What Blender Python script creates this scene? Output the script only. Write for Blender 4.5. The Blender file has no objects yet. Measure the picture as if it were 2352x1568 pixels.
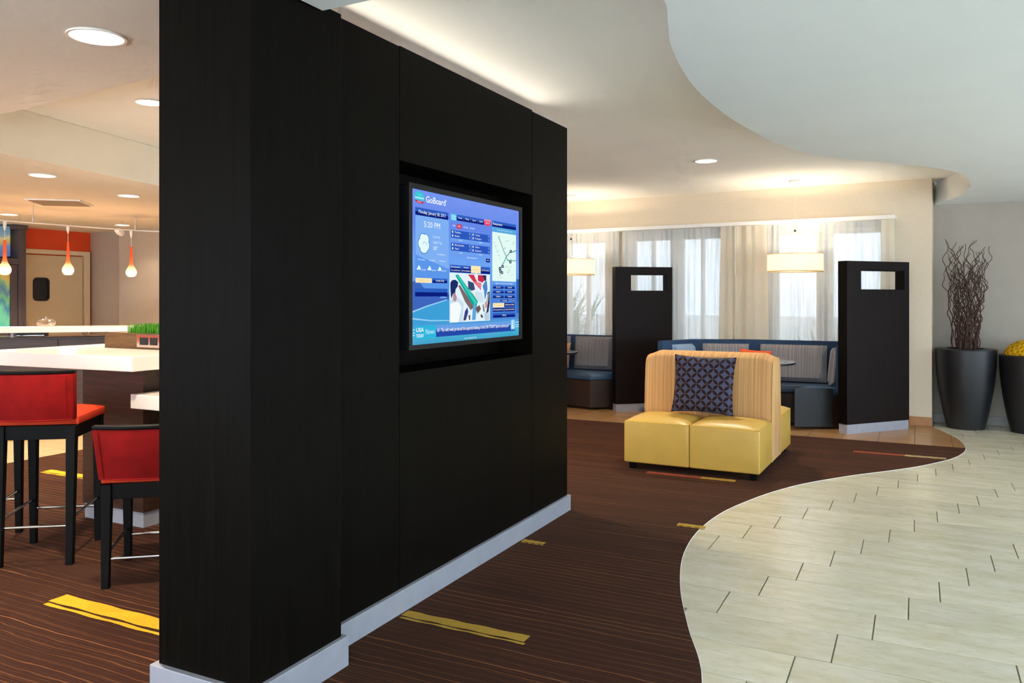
import bpy, bmesh, math, random
from mathutils import Vector, Matrix
random.seed(7)
PI = math.pi
R = math.radians
scene = bpy.context.scene
COL = scene.collection

# ------------------------------------------------------------------ camera
cam_d = bpy.data.cameras.new('camera')
cam = bpy.data.objects.new('camera', cam_d); COL.objects.link(cam)
cam.location = (0, 0, 1.45)
cam.rotation_euler = (R(90), 0, R(26.689))
cam_d.sensor_width = 36; cam_d.sensor_fit = 'HORIZONTAL'
cam_d.lens = 1850 / 2352 * 36
cam_d.shift_y = -(784 - 683) / 2352
cam_d.clip_end = 200
scene.camera = cam

# ------------------------------------------------------------------ world, exposure
SKY = 3.9; EXPO = 0.9; E1 = 2 ** -EXPO      # E1: emission that shows at its own colour
w = bpy.data.worlds.new('sky'); scene.world = w; w.use_nodes = True
bg = w.node_tree.nodes['Background']
bg.inputs[0].default_value = (0.80, 0.92, 1.04, 1); bg.inputs[1].default_value = SKY
vs = scene.view_settings
vs.view_transform = 'Standard'; vs.look = 'None'; vs.exposure = EXPO; vs.gamma = 1.0
vs.use_curve_mapping = False
try:
    scene.cycles.use_denoising = True
    scene.cycles.max_bounces = 6; scene.cycles.diffuse_bounces = 4; scene.cycles.glossy_bounces = 3
    scene.cycles.transmission_bounces = 4; scene.cycles.transparent_max_bounces = 10
    scene.cycles.use_adaptive_sampling = True; scene.cycles.adaptive_threshold = .12; scene.cycles.adaptive_min_samples = 14
    scene.cycles.sample_clamp_indirect = 6
except Exception:
    pass

WARM = (1.0, 0.86, 0.66)
MILD = (1.0, 0.90, 0.76)
def light(name, kind, loc, power, color, rot=(0, 0, 0), size=.1, size_y=None, spot=None, blend=.6):
    d = bpy.data.lights.new(name, kind); d.energy = power; d.color = color
    if kind == 'AREA':
        d.size = size
        if size_y: d.shape = 'RECTANGLE'; d.size_y = size_y
    elif kind == 'SPOT':
        d.spot_size = R(spot); d.spot_blend = blend; d.shadow_soft_size = size
    else: d.shadow_soft_size = size
    o = bpy.data.objects.new(name, d); COL.objects.link(o); o.location = loc; o.rotation_euler = rot
    return o
def portal(name, loc, rot, sx, sy):
    o = light(name, 'AREA', loc, 1, (1, 1, 1), rot, sx, sy); o.data.cycles.is_portal = True
    return o
# openings that let the sky in: glazed wall on the right, glazed front behind the camera, windows behind the booths
RX, FY = 4.6, -3.5       # inner faces of the glazed entrance wall and the glazed front wall
for k in range(4):
    portal('daylight_opening', (RX + .05, FY + 2.1 + 3.1 * k, 1.3), (0, R(90), 0), 2.4, 2.8)
for k in range(4):
    portal('daylight_opening', (-8.6 + 3.4 * k, FY - .05, 1.3), (R(90), 0, 0), 3.0, 2.4)
portal('daylight_opening', (-2.3, 10.75, 1.5), (R(-90), 0, R(-3.6)), 4.4, 1.6)

# added, unseen strip lamp on top of the partition to brighten the raised ceiling
for p, d, L_, pw in (((-2.436, 3.85, 2.652), (1, 0, .05), 2.4, 3.4),):
    o = light('ceiling_fill_lamp', 'AREA', p, pw, MILD, (0, 0, 0), L_, .03)
    o.data.spread = R(125); o.rotation_euler = Vector(d).to_track_quat('-Z', 'Y').to_euler()

# ------------------------------------------------------------------ colour + materials
def lin(c):
    if isinstance(c, str):
        c = c.lstrip('#'); c = [int(c[i:i + 2], 16) / 255 for i in (0, 2, 4)]
    return tuple(x / 12.92 if x <= .04045 else ((x + .055) / 1.055) ** 2.4 for x in c)
class NT:
    def __init__(s, name):
        s.m = bpy.data.materials.new(name); s.m.use_nodes = True
        s.t = s.m.node_tree; s.n = s.t.nodes; s.p = s.n['Principled BSDF']; s.out = s.n['Material Output']
    def new(s, typ, **kw):
        n = s.n.new(typ)
        for k, v in kw.items(): setattr(n, k, v)
        return n
    def link(s, a, b): s.t.links.new(a, b)
    def val(s, sock, v):
        if hasattr(v, 'is_linked') or hasattr(v, 'links'): s.link(v, sock)
        else: sock.default_value = v
    def math(s, op, a, b=None, c=None, clamp=False):
        n = s.new('ShaderNodeMath', operation=op); n.use_clamp = clamp
        s.val(n.inputs[0], a)
        if b is not None: s.val(n.inputs[1], b)
        if c is not None: s.val(n.inputs[2], c)
        return n.outputs[0]
    def mix(s, f, a, b):
        n = s.new('ShaderNodeMix', data_type='RGBA'); s.val(n.inputs[0], f)
        for i, v in ((6, a), (7, b)):
            if isinstance(v, tuple): v = (*v[:3], 1)
            s.val(n.inputs[i], v)
        return n.outputs[2]
    def coord(s, which='Object', scale=(1, 1, 1), rot=(0, 0, 0), loc=(0, 0, 0)):
        tc = s.new('ShaderNodeTexCoord'); mp = s.new('ShaderNodeMapping')
        mp.inputs['Scale'].default_value = scale; mp.inputs['Rotation'].default_value = rot; mp.inputs['Location'].default_value = loc
        s.link(tc.outputs[which], mp.inputs[0]); return mp.outputs[0]
    def noise(s, vec, scale, detail=3, rough=.55):
        n = s.new('ShaderNodeTexNoise'); n.inputs['Scale'].default_value = scale
        n.inputs['Detail'].default_value = detail; n.inputs['Roughness'].default_value = rough
        s.link(vec, n.inputs['Vector']); return n.outputs[0]
    def ramp(s, f, a, b):
        n = s.new('ShaderNodeMapRange'); n.inputs[1].default_value = a; n.inputs[2].default_value = b
        s.link(f, n.inputs[0]); return n.outputs[0]
    def bump(s, h, strength=.2, dist=.01):
        n = s.new('ShaderNodeBump'); n.inputs['Strength'].default_value = strength; n.inputs['Distance'].default_value = dist
        s.link(h, n.inputs['Height']); s.link(n.outputs[0], s.p.inputs['Normal'])
    def set(s, col=None, rough=None, metal=None, spec=None, **kw):
        if col is not None: s.val(s.p.inputs['Base Color'], (*col[:3], 1) if isinstance(col, tuple) else col)
        if rough is not None: s.val(s.p.inputs['Roughness'], rough)
        if metal is not None: s.p.inputs['Metallic'].default_value = metal
        if spec is not None: s.p.inputs['Specular IOR Level'].default_value = spec
        return s.m

def plain(name, col, rough=.5, metal=0, var=.12, scale=12, bump=0, spec=.5):
    t = NT(name); c = lin(col)
    v = t.coord()
    n = t.noise(v, scale, 3)
    a = tuple(x * (1 - var) for x in c); b = tuple(min(1, x * (1 + var)) for x in c)
    t.set(t.mix(t.ramp(n, .3, .7), a, b), rough, metal, spec)
    if bump: t.bump(t.noise(v, scale * 9, 2), bump, .004)
    return t.m
def wood(name, c1, c2, rough=.4, scale=(30, 30, 1.6), bump=.08, spec=.5):
    t = NT(name); v = t.coord('Object', scale)
    n = t.noise(v, 1.0, 5, .6); n2 = t.noise(t.coord('Object', tuple(x * 4 for x in scale)), 1.0, 2)
    f = t.math('ADD', t.math('MULTIPLY', n, .75), t.math('MULTIPLY', n2, .25))
    t.set(t.mix(t.ramp(f, .35, .68), lin(c1), lin(c2)), rough, 0, spec)
    t.bump(n2, bump, .002); return t.m
def emit(name, col, strength=1.0):
    t = NT(name); e = t.new('ShaderNodeEmission'); e.inputs[0].default_value = (*lin(col), 1); e.inputs[1].default_value = strength
    t.link(e.outputs[0], t.out.inputs[0]); t.m.cycles.emission_sampling = 'NONE'; return t.m
def glassy(name, tint=(.95, .98, 1), gloss=.08, rough=.02):
    t = NT(name); a = t.new('ShaderNodeBsdfTransparent'); a.inputs[0].default_value = (*tint, 1)
    g = t.new('ShaderNodeBsdfGlossy'); g.inputs['Roughness'].default_value = rough
    lw = t.new('ShaderNodeLayerWeight'); lw.inputs[0].default_value = .25
    m = t.new('ShaderNodeMixShader'); t.link(t.math('ADD', t.math('MULTIPLY', lw.outputs[1], .5), gloss, clamp=True), m.inputs[0])
    t.link(a.outputs[0], m.inputs[1]); t.link(g.outputs[0], m.inputs[2]); t.link(m.outputs[0], t.out.inputs[0]); return t.m
def sheer(name, col, clear=.45):
    t = NT(name); c = (*lin(col), 1)
    tr = t.new('ShaderNodeBsdfTransparent'); tl = t.new('ShaderNodeBsdfTranslucent'); df = t.new('ShaderNodeBsdfDiffuse')
    tl.inputs[0].default_value = (.20, .21, .22, 1); df.inputs[0].default_value = c
    m1 = t.new('ShaderNodeMixShader'); m1.inputs[0].default_value = .6
    t.link(tl.outputs[0], m1.inputs[1]); t.link(df.outputs[0], m1.inputs[2])
    m2 = t.new('ShaderNodeMixShader')
    wv = t.noise(t.coord('Object', (1, 1, .04)), 45, 2)
    t.link(t.math('SUBTRACT', 1 - clear + .07, t.math('MULTIPLY', wv, .14)), m2.inputs[0])
    t.link(tr.outputs[0], m2.inputs[1]); t.link(m1.outputs[0], m2.inputs[2]); t.link(m2.outputs[0], t.out.inputs[0]); return t.m
def translucent(name, col, mixf=.5, glow=None):
    t = NT(name); c = (*lin(col), 1)
    tl = t.new('ShaderNodeBsdfTranslucent'); df = t.new('ShaderNodeBsdfDiffuse'); tl.inputs[0].default_value = c; df.inputs[0].default_value = c
    m1 = t.new('ShaderNodeMixShader'); m1.inputs[0].default_value = mixf
    t.link(df.outputs[0], m1.inputs[1]); t.link(tl.outputs[0], m1.inputs[2]); o = m1.outputs[0]
    if glow:
        e = t.new('ShaderNodeEmission'); e.inputs[0].default_value = (*lin(glow[0]), 1); e.inputs[1].default_value = glow[1]
        ad = t.new('ShaderNodeAddShader'); t.link(o, ad.inputs[0]); t.link(e.outputs[0], ad.inputs[1]); o = ad.outputs[0]
    t.link(o, t.out.inputs[0]); return t.m
def striped(name, c1, c2, axis=0, scale=60, rough=.8, c3=None):
    t = NT(name); sc = [.6, .6, .6]; sc[axis] = scale
    v = t.coord('Object', tuple(sc)); n = t.noise(v, 1.0, 2, .7)
    col = t.mix(t.ramp(n, .38, .62), lin(c1), lin(c2))
    if c3:
        n2 = t.noise(t.coord('Object', tuple(x * .37 for x in sc), loc=(3, 5, 7)), 1.0, 1)
        col = t.mix(t.ramp(n2, .55, .7), col, lin(c3))
    t.set(col, rough, 0, .2); t.bump(t.noise(t.coord(), 500, 1), .15, .002); return t.m

def carpet_mat():
    t = NT('striped_carpet'); tc = t.new('ShaderNodeTexCoord')
    sep = t.new('ShaderNodeSeparateXYZ'); t.link(tc.outputs['Object'], sep.inputs[0])
    wob = t.noise(t.coord('Object', (1.6, 5, 1)), 1.0, 3)
    fine = t.noise(t.coord('Object', (9, 25, 1)), 1.0, 2)
    y = t.math('ADD', sep.outputs[1], t.math('ADD', t.math('MULTIPLY', wob, .055), t.math('MULTIPLY', fine, .012)))
    def lines(freq, width, seed):
        fr = t.math('FRACT', t.math('MULTIPLY', y, freq))
        d = t.math('ABSOLUTE', t.math('SUBTRACT', fr, .5))
        m = t.new('ShaderNodeMapRange'); m.interpolation_type = 'SMOOTHSTEP'
        m.inputs[1].default_value = width; m.inputs[2].default_value = width * .35; t.link(d, m.inputs[0])
        cell = t.math('FLOOR', t.math('MULTIPLY', y, freq))
        wn = t.new('ShaderNodeTexWhiteNoise', noise_dimensions='1D'); t.link(t.math('ADD', cell, seed), wn.inputs['W'])
        along = t.noise(t.coord('Object', (.9, 7, 1), loc=(seed, 0, 0)), 1.0, 2)
        return t.math('MULTIPLY', t.math('MULTIPLY', m.outputs[0], t.math('ADD', .25, t.math('MULTIPLY', wn.outputs[0], .75))), t.ramp(along, .3, .62))
    l1 = lines(21, .10, 3.0); l2 = lines(55, .15, 11.0)
    f = t.math('ADD', t.math('MULTIPLY', l1, .95), t.math('MULTIPLY', l2, .38), clamp=True)
    pile = t.noise(t.coord(), 260, 2); blot = t.noise(t.coord(), .9, 2)
    base = t.mix(pile, lin('#23140d'), lin('#432a1d'))
    base = t.mix(t.math('MULTIPLY', blot, .5), base, lin('#3a1512'))
    t.set(t.mix(f, base, lin('#8a5730')), .95, 0, .1); t.p.inputs['Sheen Weight'].default_value = .05; t.p.inputs['Sheen Tint'].default_value = (.75, .45, .32, 1)
    t.bump(pile, .5, .004); return t.m
def tile_mat(name, c1, c2, c3, rough=.32):
    t = NT(name); oi = t.new('ShaderNodeObjectInfo'); tc = t.new('ShaderNodeTexCoord')
    ad = t.new('ShaderNodeVectorMath', operation='ADD'); t.link(tc.outputs['Object'], ad.inputs[0])
    cm = t.new('ShaderNodeCombineXYZ'); t.link(t.math('MULTIPLY', oi.outputs['Random'], 40), cm.inputs[0]); t.link(t.math('MULTIPLY', oi.outputs['Random'], 17), cm.inputs[1])
    t.link(cm.outputs[0], ad.inputs[1])
    mp = t.new('ShaderNodeMapping'); mp.inputs['Scale'].default_value = (1.4, 4.2, 1); mp.inputs['Rotation'].default_value = (0, 0, .35); t.link(ad.outputs[0], mp.inputs[0])
    n = t.noise(mp.outputs[0], 2.2, 7, .62)
    mp2 = t.new('ShaderNodeMapping'); mp2.inputs['Scale'].default_value = (3, 6, 1); t.link(ad.outputs[0], mp2.inputs[0])
    n2 = t.noise(mp2.outputs[0], 5, 6, .7)
    col = t.mix(t.ramp(n, .36, .66), lin(c1), lin(c2))
    col = t.mix(t.math('MULTIPLY', t.ramp(n2, .5, .72), .45), col, lin(c3))
    hv = t.new('ShaderNodeHueSaturation'); t.link(t.math('ADD', .93, t.math('MULTIPLY', oi.outputs['Random'], .12)), hv.inputs['Value']); t.link(col, hv.inputs['Color'])
    t.set(hv.outputs[0], t.ramp(n2, -.2, 2.2) if False else rough, 0, .5); t.bump(n2, .06, .003); return t.m
def petal_mat():
    t = NT('circle_petal_fabric'); v = t.coord('Object', (1, 1, 1), (0, R(45), 0))
    sep = t.new('ShaderNodeSeparateXYZ'); t.link(v, sep.inputs[0])
    K = 15.5
    qx = t.math('ABSOLUTE', t.math('SUBTRACT', t.math('FRACT', t.math('MULTIPLY', sep.outputs[0], K)), .5))
    qz = t.math('ABSOLUTE', t.math('SUBTRACT', t.math('FRACT', t.math('MULTIPLY', sep.outputs[2], K)), .5))
    mx = t.math('MAXIMUM', qx, qz); mn = t.math('MINIMUM', qx, qz)
    a = t.math('SUBTRACT', .5, mx); b = t.math('ADD', .5, mn)
    d2 = t.math('ADD', t.math('MULTIPLY', a, a), t.math('MULTIPLY', b, b))
    pet = t.ramp(d2, .475, .445)
    edge = t.math('SUBTRACT', t.ramp(d2, .53, .50), pet, clamp=True)
    col = t.mix(pet, lin('#4a5069'), lin('#261c1f'))
    col = t.mix(t.math('MULTIPLY', edge, .8), col, lin('#5b3a36'))
    t.set(col, .9, 0, .15); t.bump(t.noise(t.coord(), 600, 1), .2, .002); return t.m

MT = {}
MT['carpet'] = carpet_mat()
MT['tile'] = tile_mat('cream_stone_tile', '#e0d9c4', '#cfc7a8', '#b5a888', .25)
MT['tile_tan'] = tile_mat('tan_stone_tile', '#b98d5e', '#a67a4c', '#93683f', .3)
MT['tile_bar'] = tile_mat('sandy_stone_tile', '#c4a97f', '#b4976c', '#a38458', .35)
MT['grout'] = plain('grout', '#7d7561', .9, var=.1, scale=30)
MT['ceil'] = plain('ceiling_paint', '#faf7f0', .9, var=.015, scale=2)
MT['soffit'] = plain('soffit_paint', '#e6e8e6', .9, var=.015, scale=2)
MT['ceil_warm'] = plain('warm_ceiling_paint', '#f3ebdb', .9, var=.015, scale=2)
MT['wall_cream'] = plain('cream_wallpaper', '#e2d2ba', .85, var=.03, scale=40, bump=.1)
MT['wall_grey'] = plain('grey_wall_paint', '#ada397', .85, var=.03, scale=5, bump=.05)
MT['wall_taupe'] = plain('taupe_wall_paint', '#b3a596', .85, var=.03, scale=5, bump=.05)
MT['wall_pale'] = plain('pale_taupe_wall_paint', '#b9ab99', .85, var=.03, scale=5, bump=.05)
MT['orange'] = plain('orange_wall_paint', '#de4c18', .7, var=.03, scale=5)
MT['espresso'] = wood('espresso_veneer', '#0a0806', '#13100c', .42, (90, 90, 2.2), .05, .035)
MT['espresso2'] = wood('dark_brown_veneer', '#150d0c', '#211716', .5, (70, 70, 2.2), .05, .12)
MT['black_wood'] = plain('black_stained_wood', '#0a0807', .5, spec=.1, var=.2, scale=30)
MT['walnut'] = wood('walnut_veneer', '#5d3d1e', '#8a6234', .4, (3, 30, 42), .05)
MT['dark_walnut'] = wood('dark_walnut_veneer', '#2b1a12', '#4a3021', .4, (3, 30, 42), .05)
MT['steel'] = NT('brushed_aluminium'); _t = MT['steel']
_n = _t.noise(_t.coord('Object', (4, 4, 120)), 1.0, 3); _b = _t.noise(_t.coord(), 9, 4)
_t.set(_t.mix(_b, lin('#9b9da8'), lin('#b2b4bd')), _t.ramp(_n, -1.0, 2.2), .25); MT['steel'] = _t.m
MT['chrome'] = plain('chrome', '#d8d8d8', .15, 1, var=.02)
MT['white_trim'] = plain('white_trim_paint', '#eceae4', .5, var=.02)
MT['white_solid'] = plain('white_solid_surface', '#efe9df', .25, var=.02, scale=4)
MT['yellow'] = plain('mustard_leather', '#d2a94e', .40, var=.05, scale=6, bump=.08)
MT['sofa_fabric'] = striped('tan_striped_fabric', '#c8935c', '#dfb27a', 0, 190, .85, '#bb8858')
MT['petal'] = petal_mat()
MT['red'] = plain('red_suede', '#840f0d', .85, spec=.15, var=.16, scale=9, bump=.15)
MT['red2'] = plain('red_seat_fabric', '#c03a1c', .85, spec=.15, var=.08, scale=9, bump=.1)
MT['navy'] = plain('navy_fabric', '#143659', .8, var=.06, scale=12, bump=.1)
MT['blue_leather'] = plain('blue_grey_leather', '#3d5670', .3, var=.06, scale=6)
MT['brown_leather'] = plain('dark_brown_leather', '#2c1d16', .45, var=.12, scale=6)
MT['black_leather'] = plain('black_leather', '#16181b', .45, var=.1, scale=6)
MT['grey_stripe'] = striped('grey_striped_fabric', '#6d6a70', '#98979c', 0, 150, .85, '#7c6f68')
MT['blue_grey'] = striped('pale_blue_grey_fabric', '#6f86a3', '#8aa0b8', 0, 120, .85)
MT['orange_fab'] = plain('orange_fabric', '#e2592a', .85, var=.06, bump=.15)
MT['peach_fab'] = plain('peach_fabric', '#c08a6c', .85, var=.06, bump=.15)
MT['laminate'] = plain('grey_laminate', '#8f9096', .22, var=.03)
MT['pot'] = plain('charcoal_planter', '#19191d', .42, var=.06, scale=5)
MT['soil'] = plain('dark_soil', '#1c1613', .95, var=.3, scale=60)
MT['twig'] = plain('twig_bark', '#4a2f25', .8, var=.25, scale=25)
MT['petal_yellow'] = plain('yellow_petals', '#f2bd05', .7, var=.15, scale=60)
MT['leaf'] = plain('green_leaf', '#3f7a2a', .6, var=.2, scale=30)
MT['grass'] = plain('bright_green_grass', '#5fae1c', .6, var=.2, scale=40)
MT['gold'] = plain('gold_carpet_yarn', '#b8902c', .95, var=.12, scale=90, bump=.4)
MT['amber'] = plain('amber_carpet_yarn', '#e6a80f', .95, var=.08, scale=90, bump=.4)
MT['rust'] = plain('rust_carpet_yarn', '#9a4020', .95, var=.12, scale=90, bump=.4)
MT['pale_gold'] = plain('pale_gold_carpet_yarn', '#b59a6a', .95, var=.1, scale=90, bump=.4)
MT['tan_base'] = plain('tan_tile_base', '#b27b4c', .4, var=.08)
MT['grey_base'] = plain('grey_tile_base', '#94938e', .4, var=.05)
MT['glass'] = glassy('window_glass')
MT['jar_glass'] = glassy('cut_glass', (.9, .92, .95), .25, .05)
MT['sheer'] = sheer('white_sheer_fabric', '#fbfaf6', .085)
MT['drape'] = translucent('cream_drape_fabric', '#f3ead8', .4)
MT['shade'] = translucent('pleated_shade_fabric', '#f4e3c0', .5)
MT['diffuser'] = translucent('lamp_diffuser', '#fff3dc', .6)
MT['lamp_glow'] = emit('downlight_glow', '#fff2dc', 4.0)
MT['can'] = plain('downlight_reflector', '#f3efe6', .3, var=.02)
MT['door_paint'] = plain('door_paint', '#cbb896', .6, var=.02)
MT['door_trim'] = plain('door_frame_paint', '#d8c8a8', .6, var=.02)
MT['black'] = plain('black_rubber', '#0d0d0f', .5, var=.1)
MT['dark_glass'] = plain('dark_glass', '#0e1420', .08, var=.1)
MT['bezel'] = plain('screen_bezel', '#0b0b0c', .5, var=.1, spec=.3)
MT['mauve_wood'] = wood('grey_brown_veneer', '#3f3638', '#544a4b', .5, (60, 60, 2), .04)
MT['ground'] = plain('pale_paving', '#c9c6bd', .9, var=.06, scale=3)
MT['stucco'] = plain('pale_stucco', '#c9c6c0', .9, var=.05, scale=3)
MT['asphalt'] = plain('car_park_asphalt', '#8f9094', .9, var=.08, scale=4)
MT['vent'] = plain('vent_metal', '#8a7560', .6, var=.05)

# ------------------------------------------------------------------ mesh builder
def woff(o):
    v = Vector((0, 0, 0))
    while o is not None:
        v = v + o.location; o = o.parent
    return v
class MB:
    def __init__(s): s.v = []; s.f = []
    def add(s, vs, fs):
        k = len(s.v); s.v += [tuple(p) for p in vs]; s.f += [tuple(i + k for i in f) for f in fs]; return s
    def box(s, x0, x1, y0, y1, z0, z1):
        return s.add([(x0, y0, z0), (x1, y0, z0), (x1, y1, z0), (x0, y1, z0), (x0, y0, z1), (x1, y0, z1), (x1, y1, z1), (x0, y1, z1)],
                     [(0, 3, 2, 1), (4, 5, 6, 7), (0, 1, 5, 4), (1, 2, 6, 5), (2, 3, 7, 6), (3, 0, 4, 7)])
    def beam(s, a, b, wx, wy=None):
        """square bar from a to b, tapering from width wx to wy"""
        wy = wx if wy is None else wy
        (ax, ay, az), (bx, by, bz) = a, b; h, g = wx / 2, wy / 2
        return s.add([(ax - h, ay - h, az), (ax + h, ay - h, az), (ax + h, ay + h, az), (ax - h, ay + h, az),
                      (bx - g, by - g, bz), (bx + g, by - g, bz), (bx + g, by + g, bz), (bx - g, by + g, bz)],
                     [(0, 3, 2, 1), (4, 5, 6, 7), (0, 1, 5, 4), (1, 2, 6, 5), (2, 3, 7, 6), (3, 0, 4, 7)])
    def prism(s, poly, z0, z1):
        a = sum(poly[i][0] * poly[(i + 1) % len(poly)][1] - poly[(i + 1) % len(poly)][0] * poly[i][1] for i in range(len(poly)))
        if a < 0: poly = poly[::-1]
        n = len(poly)
        vs = [(x, y, z0) for x, y in poly] + [(x, y, z1) for x, y in poly]
        fs = [tuple(range(n - 1, -1, -1)), tuple(range(n, 2 * n))] + [(i, (i + 1) % n, n + (i + 1) % n, n + i) for i in range(n)]
        return s.add(vs, fs)
    def lathe(s, prof, seg=40, c=(0, 0), close=False):
        vs = []; fs = []; m = len(prof)
        for i in range(seg):
            a = 2 * PI * i / seg
            for r, z in prof: vs.append((c[0] + r * math.cos(a), c[1] + r * math.sin(a), z))
        for i in range(seg):
            j = (i + 1) % seg
            for k in range(m - 1): fs.append((i * m + k, j * m + k, j * m + k + 1, i * m + k + 1))
            if close: fs.append((i * m + m - 1, j * m + m - 1, j * m, i * m))
        return s.add(vs, fs)
    def tube(s, pts, r, seg=8, r1=None, cap=True):
        pts = [Vector(p) for p in pts]; n = len(pts); vs = []; fs = []
        up = Vector((0, 0, 1)); d0 = (pts[1] - pts[0]).normalized()
        if abs(d0.z) > .95: up = Vector((1, 0, 0))
        for i, p in enumerate(pts):
            d = (pts[min(i + 1, n - 1)] - pts[max(i - 1, 0)]).normalized()
            a = d.cross(up).normalized(); b = a.cross(d).normalized()
            rr = r if r1 is None else r + (r1 - r) * i / (n - 1)
            for k in range(seg):
                t = 2 * PI * k / seg; vs.append(p + a * rr * math.cos(t) + b * rr * math.sin(t))
        for i in range(n - 1):
            for k in range(seg):
                l = (k + 1) % seg; fs.append((i * seg + k, i * seg + l, (i + 1) * seg + l, (i + 1) * seg + k))
        if cap: fs.append(tuple(range(seg - 1, -1, -1))); fs.append(tuple((n - 1) * seg + k for k in range(seg)))
        return s.add(vs, fs)
    def grid(s, fn, nu, nv):
        vs = [fn(i / nu, j / nv) for j in range(nv + 1) for i in range(nu + 1)]
        fs = [(j * (nu + 1) + i, j * (nu + 1) + i + 1, (j + 1) * (nu + 1) + i + 1, (j + 1) * (nu + 1) + i) for j in range(nv) for i in range(nu)]
        return s.add(vs, fs)
    def dome(s, x0, x1, y0, y1, z0, z1, crown, n=12, ex=2.5):
        """upholstered block: straight sides, crowned top with a soft edge"""
        vs = []; fs = []
        for j in range(n + 1):
            for i in range(n + 1):
                u = -1 + 2 * i / n; v = -1 + 2 * j / n
                h = (1 - abs(u) ** ex) ** .6 * (1 - abs(v) ** ex) ** .6
                vs.append(((x0 + x1) / 2 + u * (x1 - x0) / 2, (y0 + y1) / 2 + v * (y1 - y0) / 2, z1 + crown * h))
        for j in range(n):
            for i in range(n): fs.append((j * (n + 1) + i, j * (n + 1) + i + 1, (j + 1) * (n + 1) + i + 1, (j + 1) * (n + 1) + i))
        ring = [i for i in range(n + 1)] + [(j + 1) * (n + 1) - 1 for j in range(1, n + 1)] + [n * (n + 1) + i for i in range(n - 1, -1, -1)] + [j * (n + 1) for j in range(n - 1, 0, -1)]
        k = len(vs); m = len(ring)
        for r in ring: vs.append((vs[r][0], vs[r][1], z0))
        for a in range(m): b = (a + 1) % m; fs.append((k + a, k + b, ring[b], ring[a]))
        fs.append(tuple(k + a for a in range(m - 1, -1, -1)))
        return s.add(vs, fs)
    def pillow(s, w, h, t, n=16, pinch=.05):
        """scatter cushion standing in the local XZ plane, centre at the origin"""
        for side in (-1, 1):
            def fn(a, b):
                u = 2 * a - 1; v = 2 * b - 1
                x = w / 2 * u * (1 - pinch * (1 - v * v)); z = h / 2 * v * (1 - pinch * (1 - u * u))
                y = side * t / 2 * ((1 - u ** 4) * (1 - v ** 4)) ** .55
                return (x if side < 0 else -x, y, z)
            s.grid(fn, n, n)
        return s
    def xf(s, loc=(0, 0, 0), rz=0, rx=0, ry=0):
        m = Matrix.Translation(loc) @ Matrix.Rotation(rz, 4, 'Z') @ Matrix.Rotation(rx, 4, 'X') @ Matrix.Rotation(ry, 4, 'Y')
        s.v = [tuple(m @ Vector(p)) for p in s.v]; return s
    def mesh(s, name, mat, bevel=0, smooth=False, seg=2, weld=False):
        me = bpy.data.meshes.new(name); me.from_pydata(s.v, [], s.f)
        bm = bmesh.new(); bm.from_mesh(me)
        if weld: bmesh.ops.remove_doubles(bm, verts=bm.verts, dist=1e-4)
        bmesh.ops.recalc_face_normals(bm, faces=bm.faces)
        if bevel:
            es = [e for e in bm.edges if len(e.link_faces) == 2 and e.calc_face_angle(0) > .5]
            bmesh.ops.bevel(bm, geom=es, offset=bevel, segments=seg, affect='EDGES', profile=.5)
        if smooth:
            for f in bm.faces: f.smooth = True
            for e in bm.edges:
                if len(e.link_faces) == 2 and e.calc_face_angle(0) > .7: e.smooth = False
        bm.to_mesh(me); bm.free()
        me.materials.append(MT[mat] if isinstance(mat, str) else mat); return me
    def build(s, name, mat, parent=None, bevel=0, smooth=False, world=False, seg=2, weld=False):
        if world and parent is not None:
            o = woff(parent); s.v = [(x - o.x, y - o.y, z - o.z) for x, y, z in s.v]
        ob = bpy.data.objects.new(name, s.mesh(name, mat, bevel, smooth, seg, weld)); COL.objects.link(ob)
        if parent is not None: ob.parent = parent
        return ob
def tag(o, label=None, cat=None, group=None, kind=None):
    if label: o['label'] = label
    if cat: o['category'] = cat
    if group: o['group'] = group
    if kind: o['kind'] = kind
    return o
def thing(name, label, cat, loc=(0, 0, 0), rz=0, group=None):
    o = bpy.data.objects.new(name, None); COL.objects.link(o); o.empty_display_size = .1
    o.location = loc; o.rotation_euler = (0, 0, rz)
    return tag(o, label, cat, group)
def struct(o, label): return tag(o, label, kind='structure')
def copy_tree(o, parent=None):
    c = o.copy(); COL.objects.link(c); c.parent = parent
    for ch in o.children: copy_tree(ch, c)
    return c
def spline(pts, n=8):
    out = []
    for i in range(len(pts) - 1):
        p0 = pts[max(i - 1, 0)]; p1 = pts[i]; p2 = pts[i + 1]; p3 = pts[min(i + 2, len(pts) - 1)]
        for k in range(n):
            t = k / n
            out.append(tuple(.5 * (2 * b + (c - a) * t + (2 * a - 5 * b + 4 * c - d) * t * t + (3 * b - a - 3 * c + d) * t ** 3) for a, b, c, d in zip(p0, p1, p2, p3)))
    return out + [tuple(pts[-1])]
def clip(poly, x0, x1, y0, y1):
    def cut(P, ax, v, keep):
        out = []
        for i in range(len(P)):
            a, b = P[i - 1], P[i]; ia = keep(a[ax]); ib = keep(b[ax])
            if ia != ib:
                t = (v - a[ax]) / (b[ax] - a[ax]); q = [a[0] + t * (b[0] - a[0]), a[1] + t * (b[1] - a[1])]; q[ax] = v; out.append(tuple(q))
            if ib: out.append(b)
        return out
    for ax, v, s_ in ((0, x0, 1), (0, x1, -1), (1, y0, 1), (1, y1, -1)):
        poly = cut(poly, ax, v, (lambda t: t >= v) if s_ > 0 else (lambda t: t <= v))
        if len(poly) < 3: return []
    return poly
def area(P): return abs(sum(P[i - 1][0] * P[i][1] - P[i][0] * P[i - 1][1] for i in range(len(P)))) / 2
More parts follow.
